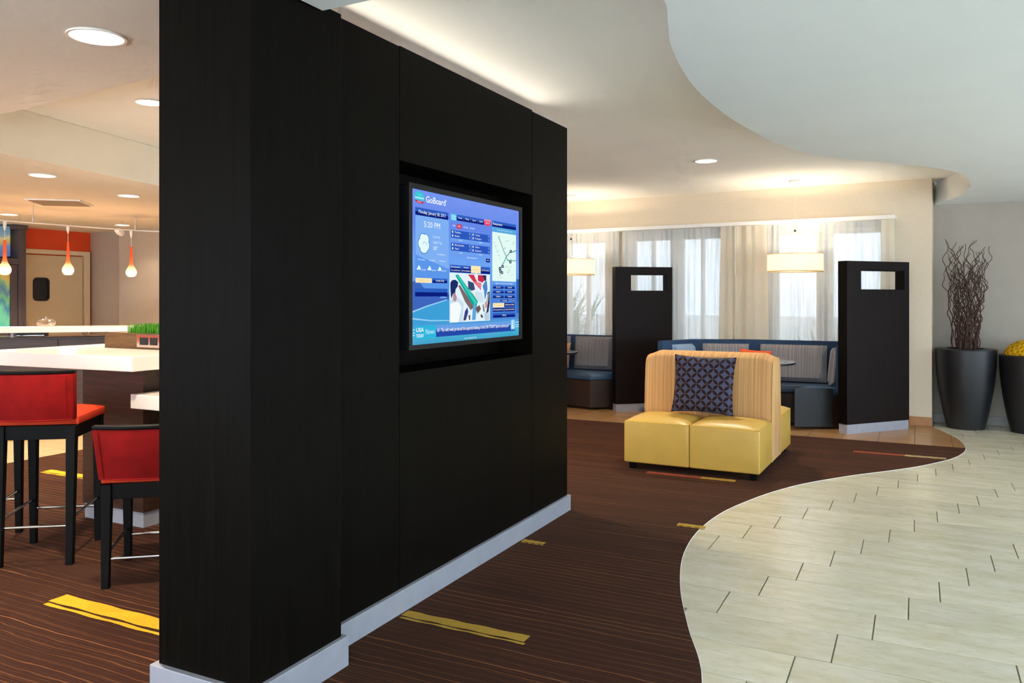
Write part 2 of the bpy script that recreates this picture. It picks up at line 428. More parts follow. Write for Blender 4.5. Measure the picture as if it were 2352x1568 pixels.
def dedupe(P):
    out = []
    for p in P:
        if not out or (abs(p[0] - out[-1][0]) + abs(p[1] - out[-1][1])) > 1e-4: out.append(p)
    if len(out) > 1 and abs(out[0][0] - out[-1][0]) + abs(out[0][1] - out[-1][1]) < 1e-4: out.pop()
    return out

# ------------------------------------------------------------------ floor: carpet, tiles
FC = spline([(-.55, 1.4), (-.62, 2.3), (-.723, 3.029), (-.9, 3.514), (-1.05, 3.95), (-1.17, 4.45), (-1.215, 4.95), (-1.18, 5.45), (-1.08, 5.88), (-.949, 6.27), (-.777, 6.641), (-.493, 7.075),
             (-.183, 7.471), (.047, 7.802), (.258, 8.2), (.367, 8.524), (.418, 8.863), (.406, 9.247), (.335, 9.644), (.17, 10.18)], 6)
FC = [(-.5, FY), (-.5, 0)] + FC
floor = struct(MB().box(-12.2, RX + .2, FY - .2, 11.2, -.12, -.004).build('floor', 'grout'), 'floor of stone tiles with thin grout joints')
tile_region = FC + [(.17, 10.62), (RX, 10.62), (RX, FY)]
def lay_tiles(region, xs0, ys, L, Wd, shift, x_lo, x_hi, mat, along_y=False, gap=.0028):
    shared = {}
    for k, yb in ys:
        n0 = math.floor((x_lo - (xs0 + shift * k)) / L)
        for n in range(n0, n0 + int((x_hi - x_lo) / L) + 3):
            xa = xs0 + shift * k + n * L; xb = xa + L
            if xb < x_lo or xa > x_hi: continue
            r = (xa + gap, xb - gap, yb + gap * 1.5, yb + Wd - gap * 1.5)
            P = dedupe(clip(region, *r))
            if len(P) < 3 or area(P) < .0015: continue
            cx_, cy_ = (xa + xb) / 2, yb + Wd / 2
            full = abs(area(P) - (r[1] - r[0]) * (r[3] - r[2])) < 1e-5
            if full and 'm' in shared: me = shared['m']
            else:
                b = MB(); b.prism([(x - cx_, y - cy_) for x, y in P], -.012, 0)
                me = b.mesh('tile', mat, .0012 if full else 0, seg=1)
                if full: shared['m'] = me
            o = bpy.data.objects.new('tile', me); COL.objects.link(o); o.location = (cx_, cy_, 0); o.parent = floor
# rows run along X, each row stepped sideways
lay_tiles(tile_region, -.40, [(k, 6.49 - .306 * (k + 1)) for k in range(-14, 18)], .655, .306, -.135, -1.4, 2.9, 'tile')
tf = MB(); tf.prism([(3.2, FY), (RX, FY), (RX, 10.62), (3.2, 10.62)], -.004, -.001).prism([(-.49, FY), (3.2, FY), (3.2, .95), (-.49, .95)], -.004, -.001)
tf.build('tile_field', 'tile', floor)['kind'] = 'stuff'
booth_region = [p for p in FC if p[1] > 8.88]
booth_region = [(booth_region[0][0], 8.88)] + booth_region + [(.15, 10.4), (-6.2, 10.9), (-6.2, 8.88)]
lay_tiles(booth_region, -.02, [(k, 8.88 + .61 * k) for k in range(3)], .335, .61, .0, -5.4, .6, 'tile_tan')
left_region = [(-9.9, 2.2), (-7.1, 2.2), (-7.1, 7.6), (-9.9, 7.6)]
lay_tiles(left_region, -7.1, [(k, 2.2 + .306 * k) for k in range(18)], .655, .306, -.2, -9.9, -7.1, 'tile_bar')
cp = [p for p in FC if p[1] <= 8.88]
MB().box(-11.45, -7.1, FY, 8.22, -.004, -.0015).build('tile_field', 'tile_bar', floor)['kind'] = 'stuff'
carpet = struct(MB().prism(cp + [(cp[-1][0] + .004, 8.88), (-7.1, 8.88), (-7.1, FY)], -.004, .003).build('floor_carpet', 'carpet'), 'dark brown carpet with thin wavy orange lines')
struct(MB().tube([(x, y, .0) for x, y in FC if y > -1], .003, 6).build('trim_1', 'white_trim'), 'thin pale edging strip along the carpet curve')
# inlaid dashes woven into the carpet
def dash(x0, x1, y0, y1, mat, label, hair=True):
    rnd = random.Random(int((x0 + 20) * 97 + y0 * 31)); n = 40
    def wob(k, a): return a * (math.sin(k * .55 + x0 * 3) + .6 * (rnd.random() - .5))
    b = MB(); w_ = (y1 - y0)
    def band(f0, f1, sk):
        top = []; bot = []
        for i in range(n + 1):
            x = x0 + (x1 - x0) * i / n + sk * (x1 - x0)
            top.append((min(x, x1 + .02), y0 + w_ * f1 + wob(i, .003))); bot.append((x, y0 + w_ * f0 + wob(i + 3, .003)))
        vs = [(x, y, .0045) for x, y in top] + [(x, y, .0045) for x, y in bot]
        b.add(vs, [(n + 1 + i, n + 2 + i, i + 1, i) for i in range(n)])
    if hair: band(.30, 1.0, 0); band(.0, .17, .02)
    else: band(0, 1, 0)
    o = b.build('accent_dash', mat, carpet); o['label'] = label; return o
dash(-2.10, -1.475, 3.02, 3.11, 'gold', 'gold woven dash beside the partition base')
dash(-2.1, -1.955, 4.28, 4.34, 'gold', 'short gold woven dash under the partition end')
dash(-1.365, -1.19, 5.03, 5.10, 'gold', 'short gold woven dash cut off by the tile curve')
dash(-2.0, -1.55, 6.43, 6.50, 'rust', 'rust woven dash in front of the sofa', False)
dash(-1.55, -1.277, 6.43, 6.50, 'gold', 'gold end of the dash in front of the sofa', False)
dash(-.533, -.10, 8.17, 8.25, 'rust', 'rust woven dash near the carpet tip', False)
dash(-.10, .235, 8.17, 8.25, 'pale_gold', 'pale end of the dash near the carpet tip', False)
dash(-3.70, -2.75, 2.40, 2.53, 'amber', 'bright amber woven dash near the lower stool')
dash(-6.5, -5.9, 4.20, 4.31, 'amber', 'amber woven dash behind the bar stool')

# ------------------------------------------------------------------ ceilings
ZA = 2.79
struct(MB().box(-12.2, RX + .2, FY - .2, 11.2, ZA, ZA + .12).build('ceiling', 'ceil'), 'cream painted upper ceiling over the booths')
SC = spline([(-2.0, 2.39), (-1.35, 2.39), (-.95, 2.52), (-.82, 2.80), (-.884, 3.145), (-.937, 3.365), (-.998, 3.815), (-1.024, 4.368), (-.984, 5.124), (-.848, 5.999), (-.615, 6.614), (-.175, 7.172), (.077, 7.493),
             (.30, 7.923), (.41, 8.398), (.464, 8.901), (.436, 9.498), (.356, 9.987), (.197, 10.5), (.19, 10.62)], 7)
struct(MB().prism(SC + [(RX, 10.62), (RX, FY), (-2.0, FY)], 2.53, ZA - .002).build('ceiling_soffit', 'soffit'), 'pale grey lowered ceiling with a sweeping S-curved edge')
struct(MB().prism([(-2.3, 2.78), (-3.53, 2.91), (-5.0, 3.07), (-12.1, 3.22), (-12.1, FY), (-2.05, FY), (-2.05, 1.9), (-2.3, 2.1)], 2.6, ZA - .002).build('ceiling_soffit', 'ceil_warm'), 'warm beige ceiling over the bar stools')
LC = spline([(-5.66, 3.3), (-5.69, 3.5), (-6.05, 4.98), (-6.5, 6.97), (-6.75, 8.2)], 6)
struct(MB().prism(LC + [(-12.1, 8.4), (-12.1, 3.3)], 2.45, ZA - .002).build('ceiling_soffit', 'ceil_warm'), 'lowered beige ceiling above the service counter')

# ------------------------------------------------------------------ walls
def opening_wall(name, label, mat, L, H_, T, holes, loc, rz):
    """wall in its own frame: x along, y 0..-T outward, holes = (x0, x1, z0, z1) sorted by x"""
    b = MB(); x = 0
    for x0, x1, z0, z1 in holes:
        if x0 > x: b.box(x, x0, -T, 0, 0, H_)
        b.box(x0, x1, -T, 0, 0, z0); b.box(x0, x1, -T, 0, z1, H_); x = x1
    if x < L: b.box(x, L, -T, 0, 0, H_)
    o = b.build(name, mat); o.location = loc; o.rotation_euler = (0, 0, rz); return struct(o, label)
WR = R(180 - 3.64)
W_ORG = (.15, 10.2, 0)
win = [(.492, 1.108), (1.206, 1.74), (2.36, 2.961), (3.05, 3.63), (3.981, 4.62)]
wall_w = opening_wall('wall_back', 'cream papered wall with curtained windows behind the booths', 'wall_cream', 7.2, ZA, .3, [(a, b, .72, 2.26) for a, b in win], W_ORG, WR)
desc = ['window behind the tallest drape gap at the far right', 'window left of the far right one, behind the lit drum lamp', 'window right of the gap in the drapes beside the left divider', 'window seen over the top of the left divider', 'leftmost window beside the dark partition end']
for i, (a, b) in enumerate(win):
    m = MB(); f = .045
    m.box(a, a + f, -.2, -.12, .72, 2.26).box(b - f, b, -.2, -.12, .72, 2.26).box(a, b, -.2, -.12, .72, .72 + f).box(a, b, -.2, -.12, 2.26 - f, 2.26)
    if i > 1: mid = (a + b) / 2; m.box(mid - .02, mid + .02, -.2, -.12, .72, 2.26)
    o = m.build('window_%d' % (i + 1), 'white_trim', bevel=.004); o.location = W_ORG; o.rotation_euler = (0, 0, WR); struct(o, desc[i])
    MB().box(a + f, b - f, -.165, -.16, .72 + f, 2.26 - f).build('pane', 'glass', o)
    MB().box(a - .02, b + .02, -.12, .03, .69, .72).build('window_sill', 'white_trim', o)
struct(MB().box(.15, RX + .2, 10.62, 10.9, 0, ZA).build('wall_planters', 'wall_grey'), 'grey painted wall behind the tall planters')
struct(MB().box(.0, .15, 10.21, 10.9, 0, 2.75).build('wall_return', 'wall_cream'), 'short cream wall return beside the grey wall')
struct(MB().box(.152, RX, 10.605, 10.62, 0, .1).build('baseboard_planters', 'grey_base', bevel=.003), 'grey tile base along the grey wall')
o = MB().box(.0, .55, .001, .014, 0, .105).build('baseboard_back', 'tan_base', bevel=.003); o.location = W_ORG; o.rotation_euler = (0, 0, WR); struct(o, 'tan tile base along the cream wall')
opening_wall('wall_right', 'glazed wall on the entrance side', 'wall_grey', 10.62 - FY, ZA, .2, [(.7 + 3.1 * k, 3.5 + 3.1 * k, .1, 2.5) for k in range(4)], (RX, FY, 0), R(90))
opening_wall('wall_front', 'glazed wall behind the viewer', 'wall_grey', 12.0 + RX, ZA, .2, [(1.9 + 3.4 * k, 4.9 + 3.4 * k, .1, 2.5) for k in range(4)], (-12.0, FY, 0), 0)
for k in range(4):
    y0 = FY + .7 + 3.1 * k; m = MB(); xa, xb = RX + .07, RX + .13
    for a in (0, 1, 2): yy = y0 + a * 2.75 / 2; m.box(xa, xb, yy, yy + .05, .1, 2.5)
    m.box(xa, xb, y0, y0 + 2.8, .1, .15).box(xa, xb, y0, y0 + 2.8, 2.45, 2.5)
    o = struct(m.build('window_%d' % (6 + k), 'steel'), 'storefront window of the glazed entrance wall, number %s from the front' % ('one', 'two', 'three', 'four')[k])
    MB().box(xa + .03, xa + .036, y0, y0 + 2.8, .15, 2.45).build('pane', 'glass', o)
# bar side walls
struct(MB().box(-11.75, -11.45, FY, 8.22, 0, ZA).build('wall_kitchen', 'orange'), 'orange painted wall around the kitchen door')
struct(MB().box(-11.45, -6.9, 8.22, 8.5, 0, ZA).build('wall_bar', 'wall_taupe'), 'taupe wall right of the orange wall')
struct(MB().box(-10.58, -6.9, 8.06, 8.22, 0, ZA).build('wall_bar_front', 'wall_pale'), 'pale taupe wall section behind the right pendant')
struct(MB().box(-7.1, -6.9, 8.5, 10.9, 0, ZA).build('wall_side', 'wall_cream'), 'cream wall left of the booths')

# kitchen door in the orange wall
door = thing('door_1', 'cream kitchen door with a rounded dark window', None, (-11.45, 7.63, 0)); door['kind'] = 'structure'
m = MB(); zz = 2.07
m.box(-11.445, -11.40, 7.18, 8.06, .01, zz).build('door_leaf', 'door_paint', door, .004, world=True)
m = MB(); m.box(-11.45, -11.375, 8.075, 8.165, 0, 2.15).box(-11.45, -11.375, 7.05, 7.165, 0, 2.15).box(-11.45, -11.375, 7.165, 8.075, 2.085, 2.15)
m.build('door_frame', 'door_trim', door, .004, world=True)
def rrect(y0, y1, z0, z1, r, n=6):
    out = []
    for cy, cz, a0 in ((y1 - r, z1 - r, 0), (y0 + r, z1 - r, 90), (y0 + r, z0 + r, 180), (y1 - r, z0 + r, 270)):
        for k in range(n + 1): a = R(a0 + 90 * k / n); out.append((cy + r * math.cos(a), cz + r * math.sin(a)))
    return out
def ring(b, outer, inner, x0, x1):
    n = len(outer)
    vs = [(x1, y, z) for y, z in outer] + [(x1, y, z) for y, z in inner] + [(x0, y, z) for y, z in outer] + [(x0, y, z) for y, z in inner]
    fs = []
    for i in range(n):
        j = (i + 1) % n
        fs += [(i, j, n + j, n + i), (2 * n + i, 3 * n + i, 3 * n + j, 2 * n + j), (i, 2 * n + i, 2 * n + j, j), (n + i, n + j, 3 * n + j, 3 * n + i)]
    b.add(vs, fs)
b = MB(); ring(b, rrect(7.28, 7.52, 1.40, 1.74, .06), rrect(7.305, 7.495, 1.425, 1.715, .045), -11.40, -11.38); dw = b.build('door_window', 'black', door, world=True)
P = rrect(7.3, 7.5, 1.42, 1.72, .045); b = MB(); b.add([(-11.392, y, z) for y, z in P], [tuple(range(len(P)))]); b.build('pane', 'dark_glass', dw, world=True)

# ------------------------------------------------------------------ dark partition with the screen
part = thing('partition', 'tall black-brown wood partition holding the wall screen', 'partition', (-2.2, 3.5, 0))
PX = -2.13; PB = -2.46
MB().box(-2.465, -2.02, 2.042, 2.525, .118, 2.562).build('end_column', 'espresso', part, .002, world=True)
g = .0022
MB().box(PB, PX, 2.525, 3.084 - g, .1, 2.607).build('panel', 'espresso', part, .0015, world=True)
m = MB(); m.box(PB, PX, 3.084 + g, 4.519 - g, .1, 1.10).box(PB, PX, 3.084 + g, 4.519 - g, 2.083, 2.611)
m.build('screen_panel', 'espresso', part, .0015, world=True)
MB().box(PB, PX, 4.519 + g, 5.075, .1, 2.603).build('panel', 'espresso', part, .0015, world=True)
MB().box(PB, PB + .1, 3.087, 4.5165, 1.10, 2.083).build('recess_back', 'espresso', part, world=True)
MB().box(PB + .02, PX - .02, 3.07, 3.10, .12, 1.09).box(PB + .02, PX - .02, 4.50, 4.53, .12, 1.09).box(PB + .02, PX - .02, 3.07, 3.10, 2.09, 2.6).box(PB + .02, PX - .02, 4.50, 4.53, 2.09, 2.6).build('core', 'black', part, world=True)
MB().box(PB + .01, -2.11, 2.55, 5.09, 0, .106).build('baseboard', 'steel', part, .0015, world=True)
MB().box(-2.487, -2.0, 2.02, 2.546, 0, .12).build('baseboard', 'steel', part, .002, world=True)

cw = thing('added_light_bar', 'slim steel light bar added out of sight on top of the partition to brighten the ceiling', 'lamp', (-2.43, 3.9, 2.612))  # body for the added ceiling fill light, hidden from the camera
MB().box(-2.458, -2.446, 2.62, 5.06, 2.612, 2.67).build('body', 'steel', cw, .003, world=True)
MB().box(-2.446, -2.443, 2.64, 5.04, 2.636, 2.667).build('lens', 'glass', cw, world=True)
tv = thing('television', 'black flat screen showing a blue information board', 'television', (-2.14, 3.77, 1.2))
m = MB(); m.box(-2.35, -2.145, 3.172, 4.365, 1.205, 1.988); m.build('housing', 'black', tv, .004, world=True)
m = MB(); fy0, fy1, fz0, fz1 = 3.163, 4.376, 1.200, 1.993; sy0, sy1, sz0, sz1 = 3.191, 4.345, 1.2235, 1.968
m.box(-2.15, -2.13, fy0, fy1, fz0, sz0).box(-2.15, -2.13, fy0, fy1, sz1, fz1).box(-2.15, -2.13, fy0, sy0, sz0, sz1).box(-2.15, -2.13, sy1, fy1, sz0, sz1)
m.build('bezel', 'bezel', tv, .0015, world=True)
MB().box(-2.36, -2.35, 3.6, 3.94, 1.4, 1.8).build('wall_mount', 'black', tv, world=True)
SX = -2.1385; SW = sy1 - sy0; SH = sz1 - sz0
def screen_mat():
    t = NT('screen_backdrop'); tc = t.new('ShaderNodeTexCoord'); sep = t.new('ShaderNodeSeparateXYZ'); t.link(tc.outputs['Object'], sep.inputs[0])
    z = t.math('DIVIDE', t.math('SUBTRACT', sep.outputs[2], .0235), SH)
    cr = t.new('ShaderNodeValToRGB'); t.link(z, cr.inputs[0]); e = cr.color_ramp.elements
    stops = [(0, '#2a9fc0'), (.06, '#3cb4d2'), (.14, '#3f8fd2'), (.30, '#3f6fc4'), (.42, '#5b97e8'), (.55, '#6aa2f2'), (.8, '#5b80e6'), (1, '#7390ee')]
    e[0].position = 0; e[0].color = (*lin(stops[0][1]), 1); e[1].position = 1; e[1].color = (*lin(stops[-1][1]), 1)
    for p, c in stops[1:-1]: q = e.new(p); q.color = (*lin(c), 1)
    n = t.noise(t.coord('Object', (1, 3, 8)), 2, 3)
    em = t.new('ShaderNodeEmission'); t.link(t.mix(t.math('MULTIPLY', n, .25), cr.outputs[0], lin('#8fb6ff')), em.inputs[0]); em.inputs[1].default_value = E1
    t.link(em.outputs[0], t.out.inputs[0]); return t.m
MT['screen'] = screen_mat()
m = MB(); m.add([(SX, sy0, sz0), (SX, sy1, sz0), (SX, sy1, sz1), (SX, sy0, sz1)], [(0, 1, 2, 3)])
scr = m.build('screen', 'screen', tv, world=True); scr['label'] = 'lit blue display with panels and lettering'
class Ink:
    """flat print on the display, gathered by colour"""
    def __init__(s): s.d = {}
    def get(s, col): return s.d.setdefault(col, MB())
    def P(s, x, y, l): return (SX + .0004 + .0003 * l, sy0 + x * SW, sz0 + y * SH)
    def poly(s, col, pts, l=1): s.get(col).add([s.P(x, y, l) for x, y in pts], [tuple(range(len(pts)))])
    def rect(s, col, x0, y0, x1, y1, l=1): s.poly(col, [(x0, y0), (x1, y0), (x1, y1), (x0, y1)], l)
    def rr(s, col, x0, y0, x1, y1, l=1, r=.008):
        P = rrect(x0, x1, y0, y1, r, 3); s.poly(col, P, l)
    def line(s, col, pts, w_, l=2):
        for (x0, y0), (x1, y1) in zip(pts, pts[1:]):
            dx, dy = x1 - x0, (y1 - y0) * .65; L = math.hypot(dx, dy) or 1; nx, ny = -dy / L * w_, dx / L * w_ / .65
            s.poly(col, [(x0 + nx, y0 + ny), (x0 - nx, y0 - ny), (x1 - nx, y1 - ny), (x1 + nx, y1 + ny)], l)
    def ell(s, col, cx, cy, rx, ry, l=2, n=20): s.poly(col, [(cx + rx * math.cos(2 * PI * i / n), cy + ry * math.sin(2 * PI * i / n)) for i in range(n)], l)
    def text(s, col, txt, x, y, h, w_=None, l=3, align='L', bold=0):
        """x, y = lower left in screen units; h = cap height; w_ = fitted width"""
        c = bpy.data.curves.new('ink', 'FONT'); c.body = txt; c.resolution_u = 2; c.offset = bold
        o = bpy.data.objects.new('ink', c); COL.objects.link(o)
        dg = bpy.context.evaluated_depsgraph_get(); me = bpy.data.meshes.new_from_object(o.evaluated_get(dg))
        vs = [(v.co.x, v.co.y) for v in me.vertices]; fs = [tuple(p.vertices) for p in me.polygons]
        bpy.data.objects.remove(o); bpy.data.curves.remove(c); bpy.data.meshes.remove(me)
        if not vs: return
        xs = [v[0] for v in vs]; x0, x1 = min(xs), max(xs); k = h / .70
        sx = (w_ / (x1 - x0)) if w_ else k * SH / SW
        off = 0 if align == 'L' else -(x1 - x0) * sx / 2
        s.get(col).add([s.P(x + off + (vx - x0) * sx, y + vy * k, l) for vx, vy in vs], fs)
I = Ink()
WHT = '#f4fbff'; NAVY = '#0c1f7c'; MID = '#2f5fc0'; PALE = '#7fb0f4'; CREAM = '#fde9b8'; LOW = '#5d97ea'
# landscape faintly behind the panels
I.poly('#3f66bf', [(0, .14), (0, .40), (.05, .42), (.09, .37), (.16, .34), (.299, .33), (.299, .14)], 1.0)
I.poly('#3fa0d8', [(0, .13), (0, .21), (.12, .25), (.28, .29), (.30, .29), (.30, .13)], 1.1)
I.poly('#9cd0f5', [(0, .205), (0, .215), (.12, .252), (.28, .292), (.28, .285), (.12, .243)], 1.2)
I.poly('#9cd0f5', [(0, .165), (0, .175), (.15, .155), (.3, .15), (.3, .143), (.15, .147)], 1.2)
I.poly('#6fa6ea', [(.22, .30), (.25, .33), (.28, .30)], 1.2)
I.rect('#2c63b8', .97, .18, 1, .45, 0); I.poly('#4f83d6', [(.69, .14), (.69, .3), (1, .27), (1, .14)], 0)
# logo badge and title
I.poly('#39c6d8', [(.026, .935), (.026, .972), (.034, .982), (.047, .988), (.062, .99), (.078, .986), (.09, .978), (.096, .968), (.096, .93)], 1)
I.rect('#8fe3ec', .026, .942, .096, .953, 2); I.poly('#c42b4a', [(.024, .932), (.097, .926), (.09, .917), (.075, .912), (.05, .913), (.033, .921)], 2)
I.text(WHT, 'COURTYARD', .030, .9435, .008, .062, 3); I.text(WHT, 'Marriott', .045, .918, .009, .032, 3); I.text('#bdf2f5', 'HOTEL', .048, .964, .007, .028, 3)
I.text(WHT, 'GoBoard', .110, .928, .042, .158, 3, bold=.012); I.text(WHT, '\u00ae', .270, .955, .012, None, 3)
I.ell('#58a9e0', .203, .968, .014, .02, 2); I.ell('#6f8fee', .203, .968, .009, .013, 2.4)
# left column
I.rr(LOW, .030, .14, .299, .84, .8)
I.poly(PALE, [(.032, .58), (.297, .50), (.297, .838), (.032, .838)], .9)
I.rect(MID, .030, .859, .292, .885, 1); I.rect(NAVY, .030, .835, .292, .860, 1)
I.text(WHT, 'Monday, January 28, 2013', .055, .850, .022, .213, 3)
I.text(WHT, '5:20 PM', .095, .765, .038, .128, 3)
for cx_, cy_, rx, ry in ((.085, .69, .020, .028), (.108, .685, .024, .032), (.078, .655, .026, .034), (.11, .645, .026, .036), (.095, .62, .028, .026)):
    I.ell('#3f7ec0', cx_, cy_, rx + .004, ry + .005, 1.6); I.ell('#e4fbfd', cx_, cy_, rx, ry, 2)
I.line('#9fc6d8', [(.085, .65), (.095, .668), (.11, .662), (.122, .645)], .0015, 2.6)
I.text('#d5ecff', 'Currently', .167, .700, .018, .058, 3); I.text('#d5ecff', 'Light Fog', .167, .664, .018, .07, 3); I.text(WHT, '50\u00b0', .168, .620, .026, .036, 3)
I.text(WHT, 'accuWeather.com', .198, .590, .010, .072, 3)
for k, dname in enumerate(('Monday', 'Tuesday', 'Wednesday')):
    x = .05 + .082 * k
    I.text('#d5ecff', dname, x, .545, .012, .052, 3); I.poly('#e4fbfd', [(x - .012, .484), (x + .022, .484), (x + .016, .503), (x + .006, .514), (x - .002, .500)], 2)
    I.text(WHT, '59\u00b0/39\u00b0', x + .026, .478, .011, .035, 3)
I.rect(CREAM, .031, .400, .156, .431, 1.5); I.text('#f0c470', 'CURRENT CITY', .045, .409, .012, .09, 3)
I.rect(MID, .161, .417, .284, .432, 1.5); I.rect(NAVY, .161, .401, .284, .418, 1.5); I.text(WHT, 'OTHER CITIES', .188, .410, .012, .068, 3)
I.rect(MID, .028, .338, .286, .364, 1.5); I.rect(NAVY, .028, .311, .286, .339, 1.5)
# middle column
I.rect('#5ad0f0', .315, .838, .363, .882, 1); I.text(WHT, 'USA', .320, .862, .013, .038, 3); I.text(WHT, 'TODAY', .320, .845, .012, .038, 3)
for k, tname in enumerate(('News', 'Money', 'Sports', 'Life')):
    x0 = .365 + .0645 * k
    I.rect(MID, x0, .864, x0 + .063, .884, 1); I.rect(NAVY, x0, .842, x0 + .063, .865, 1); I.text(WHT, tname, x0 + .031, .857, .014, .034, 3, 'C')
I.rect('#e8436a', .623, .843, .689, .886, 1.5); I.rect('#f28aa2', .623, .872, .689, .886, 1.7); I.poly('#e8436a', [(.645, .844), (.665, .844), (.655, .83)], 1.5); I.text(WHT, 'Sports', .637, .855, .013, .038, 3)
I.rect('#d23a5c', .365, .788, .41, .818, 1.5)
for k, tname in enumerate(('NBA', 'NFL', 'NCAAB', 'NCAAW')): I.text('#dff0ff', tname, (.33, .375, .425, .485)[k], .797, .013, (.024, .024, .043, .043)[k], 3)
teams = [(('Panthers', 'Bruins'), .315, .717), (('Coyotes', 'Predators'), .50, .717), (('Blue Jackets', 'Stars'), .315, .629), (('Oilers', 'Avalanche'), .50, .629)]
for (a, b_), x0, y0 in teams:
    I.rect('#2c58bf', x0, y0, x0 + .18, y0 + .055, 1); I.rect('#6fa2ee', x0, y0 - .02, x0 + .18, y0 - .002, 1)
    for q, nm in enumerate((a, b_)):
        I.text(WHT, nm, x0 + .034, y0 + .036 - .026 * q, .013, .009 * len(nm) * .75, 3); I.text(WHT, '0', x0 + .163, y0 + .036 - .026 * q, .014, None, 3); I.ell('#cfe2ff', x0 + .014, y0 + .042 - .026 * q, .006, .009, 3)
    I.text(WHT, '7:00 PM', x0 + .085, y0 - .016, .009, .03, 3, 'C')
I.text(WHT, 'All Games Eastern Time', .455, .585, .010, .098, 3); I.rr(NAVY, .64, .567, .681, .594, 1.5, .006); I.text(WHT, 'NEXT', .66, .576, .010, .022, 3, 'C')
for k, (l1, l2) in enumerate((('Entertainment', '& Local Events'), ('Hotel', 'Information'), ('', ''), ('Art & Leisure', ''))):
    x0 = .308 + .0937 * k
    if k == 2: I.rect(CREAM, x0, .482, x0 + .0925, .534, 1.2); I.poly(CREAM, [(x0 + .035, .484), (x0 + .06, .484), (x0 + .047, .468)], 3); I.text('#f0c470', 'Things to Do', x0 + .046, .500, .012, .07, 3, 'C'); continue
    I.rect(MID, x0, .508, x0 + .0925, .531, 1); I.rect(NAVY, x0, .480, x0 + .0925, .509, 1)
    if l1: I.text(WHT, l1, x0 + .046, .512 if l2 else .500, .012, .078 if len(l1) > 8 else .04, 3, 'C')
    if l2: I.text(WHT, l2, x0 + .046, .489, .012, .078, 3, 'C')
def ph(col, pts, l=2): I.poly(col, [(.302 + .38 * x, .476 - .345 * y) for x, y in pts], l)
I.rect('#e3f3fa', .302, .131, .682, .476, 1.2)
ph('#c9dfee', [(0, .55), (.2, .5), (.33, .62), (.3, 1), (0, 1)], 1.5); ph('#f6fbfd', [(.02, .62), (.2, .58), (.28, .7), (.2, 1), (.02, 1)], 1.7); ph('#cfe3ef', [(.62, .36), (.8, .4), (.84, .6), (.72, .6), (.6, .48)], 1.6); ph('#b9cfdf', [(.84, .84), (.97, .74), (.98, .99), (.86, .99)], 1.6); ph('#d8c9c4', [(.46, .40), (.56, .40), (.68, .58)], 1.7)
ph('#1c2f66', [(.02, .30), (.02, .2), (.06, .15), (.14, .14), (.20, .19), (.19, .27), (.14, .33), (.13, .42), (.08, .42), (.05, .52), (.03, .45)])
ph('#b98d98', [(.08, .42), (.13, .40), (.17, .50), (.14, .58), (.08, .56)], 2.2)
ph('#d5354f', [(.43, .02), (.58, .02), (.66, .17), (.77, .19), (.76, .34), (.60, .20)], 2.1); ph('#c82d4a', [(.68, .02), (.79, .02), (.86, .12), (.80, .18), (.68, .14)], 2.1); ph('#f0808f', [(.58, .16), (.77, .20), (.755, .32)], 2.3)
ph('#24345a', [(.79, .02), (.9, .02), (.9, .13), (.84, .14)], 2)
ph('#7b6a6c', [(.20, .26), (.24, .24), (.60, .70), (.50, .76), (.36, .58)], 2.2); ph('#6b5a5c', [(.60, .72), (.72, .66), (.76, .74), (.68, .84)], 2.2)
ph('#12a79c', [(.13, .05), (.20, .03), (.68, .58), (.64, .70), (.58, .70)], 2.5); ph('#39cdb8', [(.17, .06), (.20, .05), (.66, .60), (.62, .66)], 2.7)
ph('#3c4a74', [(.43, .15), (.57, .19), (.61, .33), (.52, .36), (.44, .31)], 2.4)
ph('#4f86c8', [(.80, .25), (.88, .13), (.95, .16), (.93, .33), (.89, .47), (.86, .55), (.84, .36)], 2.3); ph('#e8f4fb', [(.90, .03), (.97, .05), (.93, .30)], 2.5)
ph('#2b3350', [(.92, .40), (.99, .36), (.99, .62), (.96, .8), (.90, .84), (.94, .6)], 2.2); ph('#9fb0b8', [(.93, .42), (.97, .40), (.95, .58), (.90, .60)], 2.5); ph('#c89a94', [(.86, .6), (.92, .57), (.93, .70), (.87, .74)], 2.4)
ph('#3a3f86', [(.36, .78), (.42, .70), (.44, .80), (.38, .97), (.32, .97)], 2.3); ph('#5fa8dc', [(.55, .72), (.60, .60), (.64, .80), (.62, .97), (.53, .97)], 2.8); ph('#6d5a52', [(.44, .87), (.49, .86), (.49, .96), (.46, .97)], 2.4)
ph('#4a4f5c', [(.74, .88), (.78, .85), (.82, .92), (.78, .94)], 2.6); ph('#8a7a76', [(.80, .66), (.83, .64), (.86, .80), (.82, .8)], 2.4)
# right column
I.rect(MID, .705, .864, .966, .886, 1); I.rect(NAVY, .705, .842, .966, .866, 1); I.text(WHT, 'Restaurants', .712, .857, .018, .098, 3, bold=.006)
I.rect('#57a9e0', .705, .804, .966, .842, 1); I.text('#bfe9f8', 'Food & Dining Favorites', .755, .818, .012, .165, 3); I.text(WHT, '<', .711, .818, .013, None, 3); I.text(WHT, '>', .95, .818, .013, None, 3)
I.rect('#e3fbf3', .705, .430, .966, .803, 1)
I.line('#5f9fae', [(.77, .77), (.80, .72), (.83, .66), (.855, .625)], .003); I.line('#46a58c', [(.855, .625), (.865, .60), (.90, .59)], .0035); I.line('#5f9fae', [(.966, .68), (.93, .665), (.905, .675), (.88, .645), (.855, .625), (.83, .58), (.80, .54), (.785, .51), (.79, .47)], .0032)
I.line('#7fb6c2', [(.90, .60), (.93, .595), (.966, .60)], .003); I.line('#bfdcd8', [(.72, .72), (.76, .66), (.79, .58)], .0012); I.line('#bfdcd8', [(.87, .48), (.88, .53), (.92, .55)], .0012)
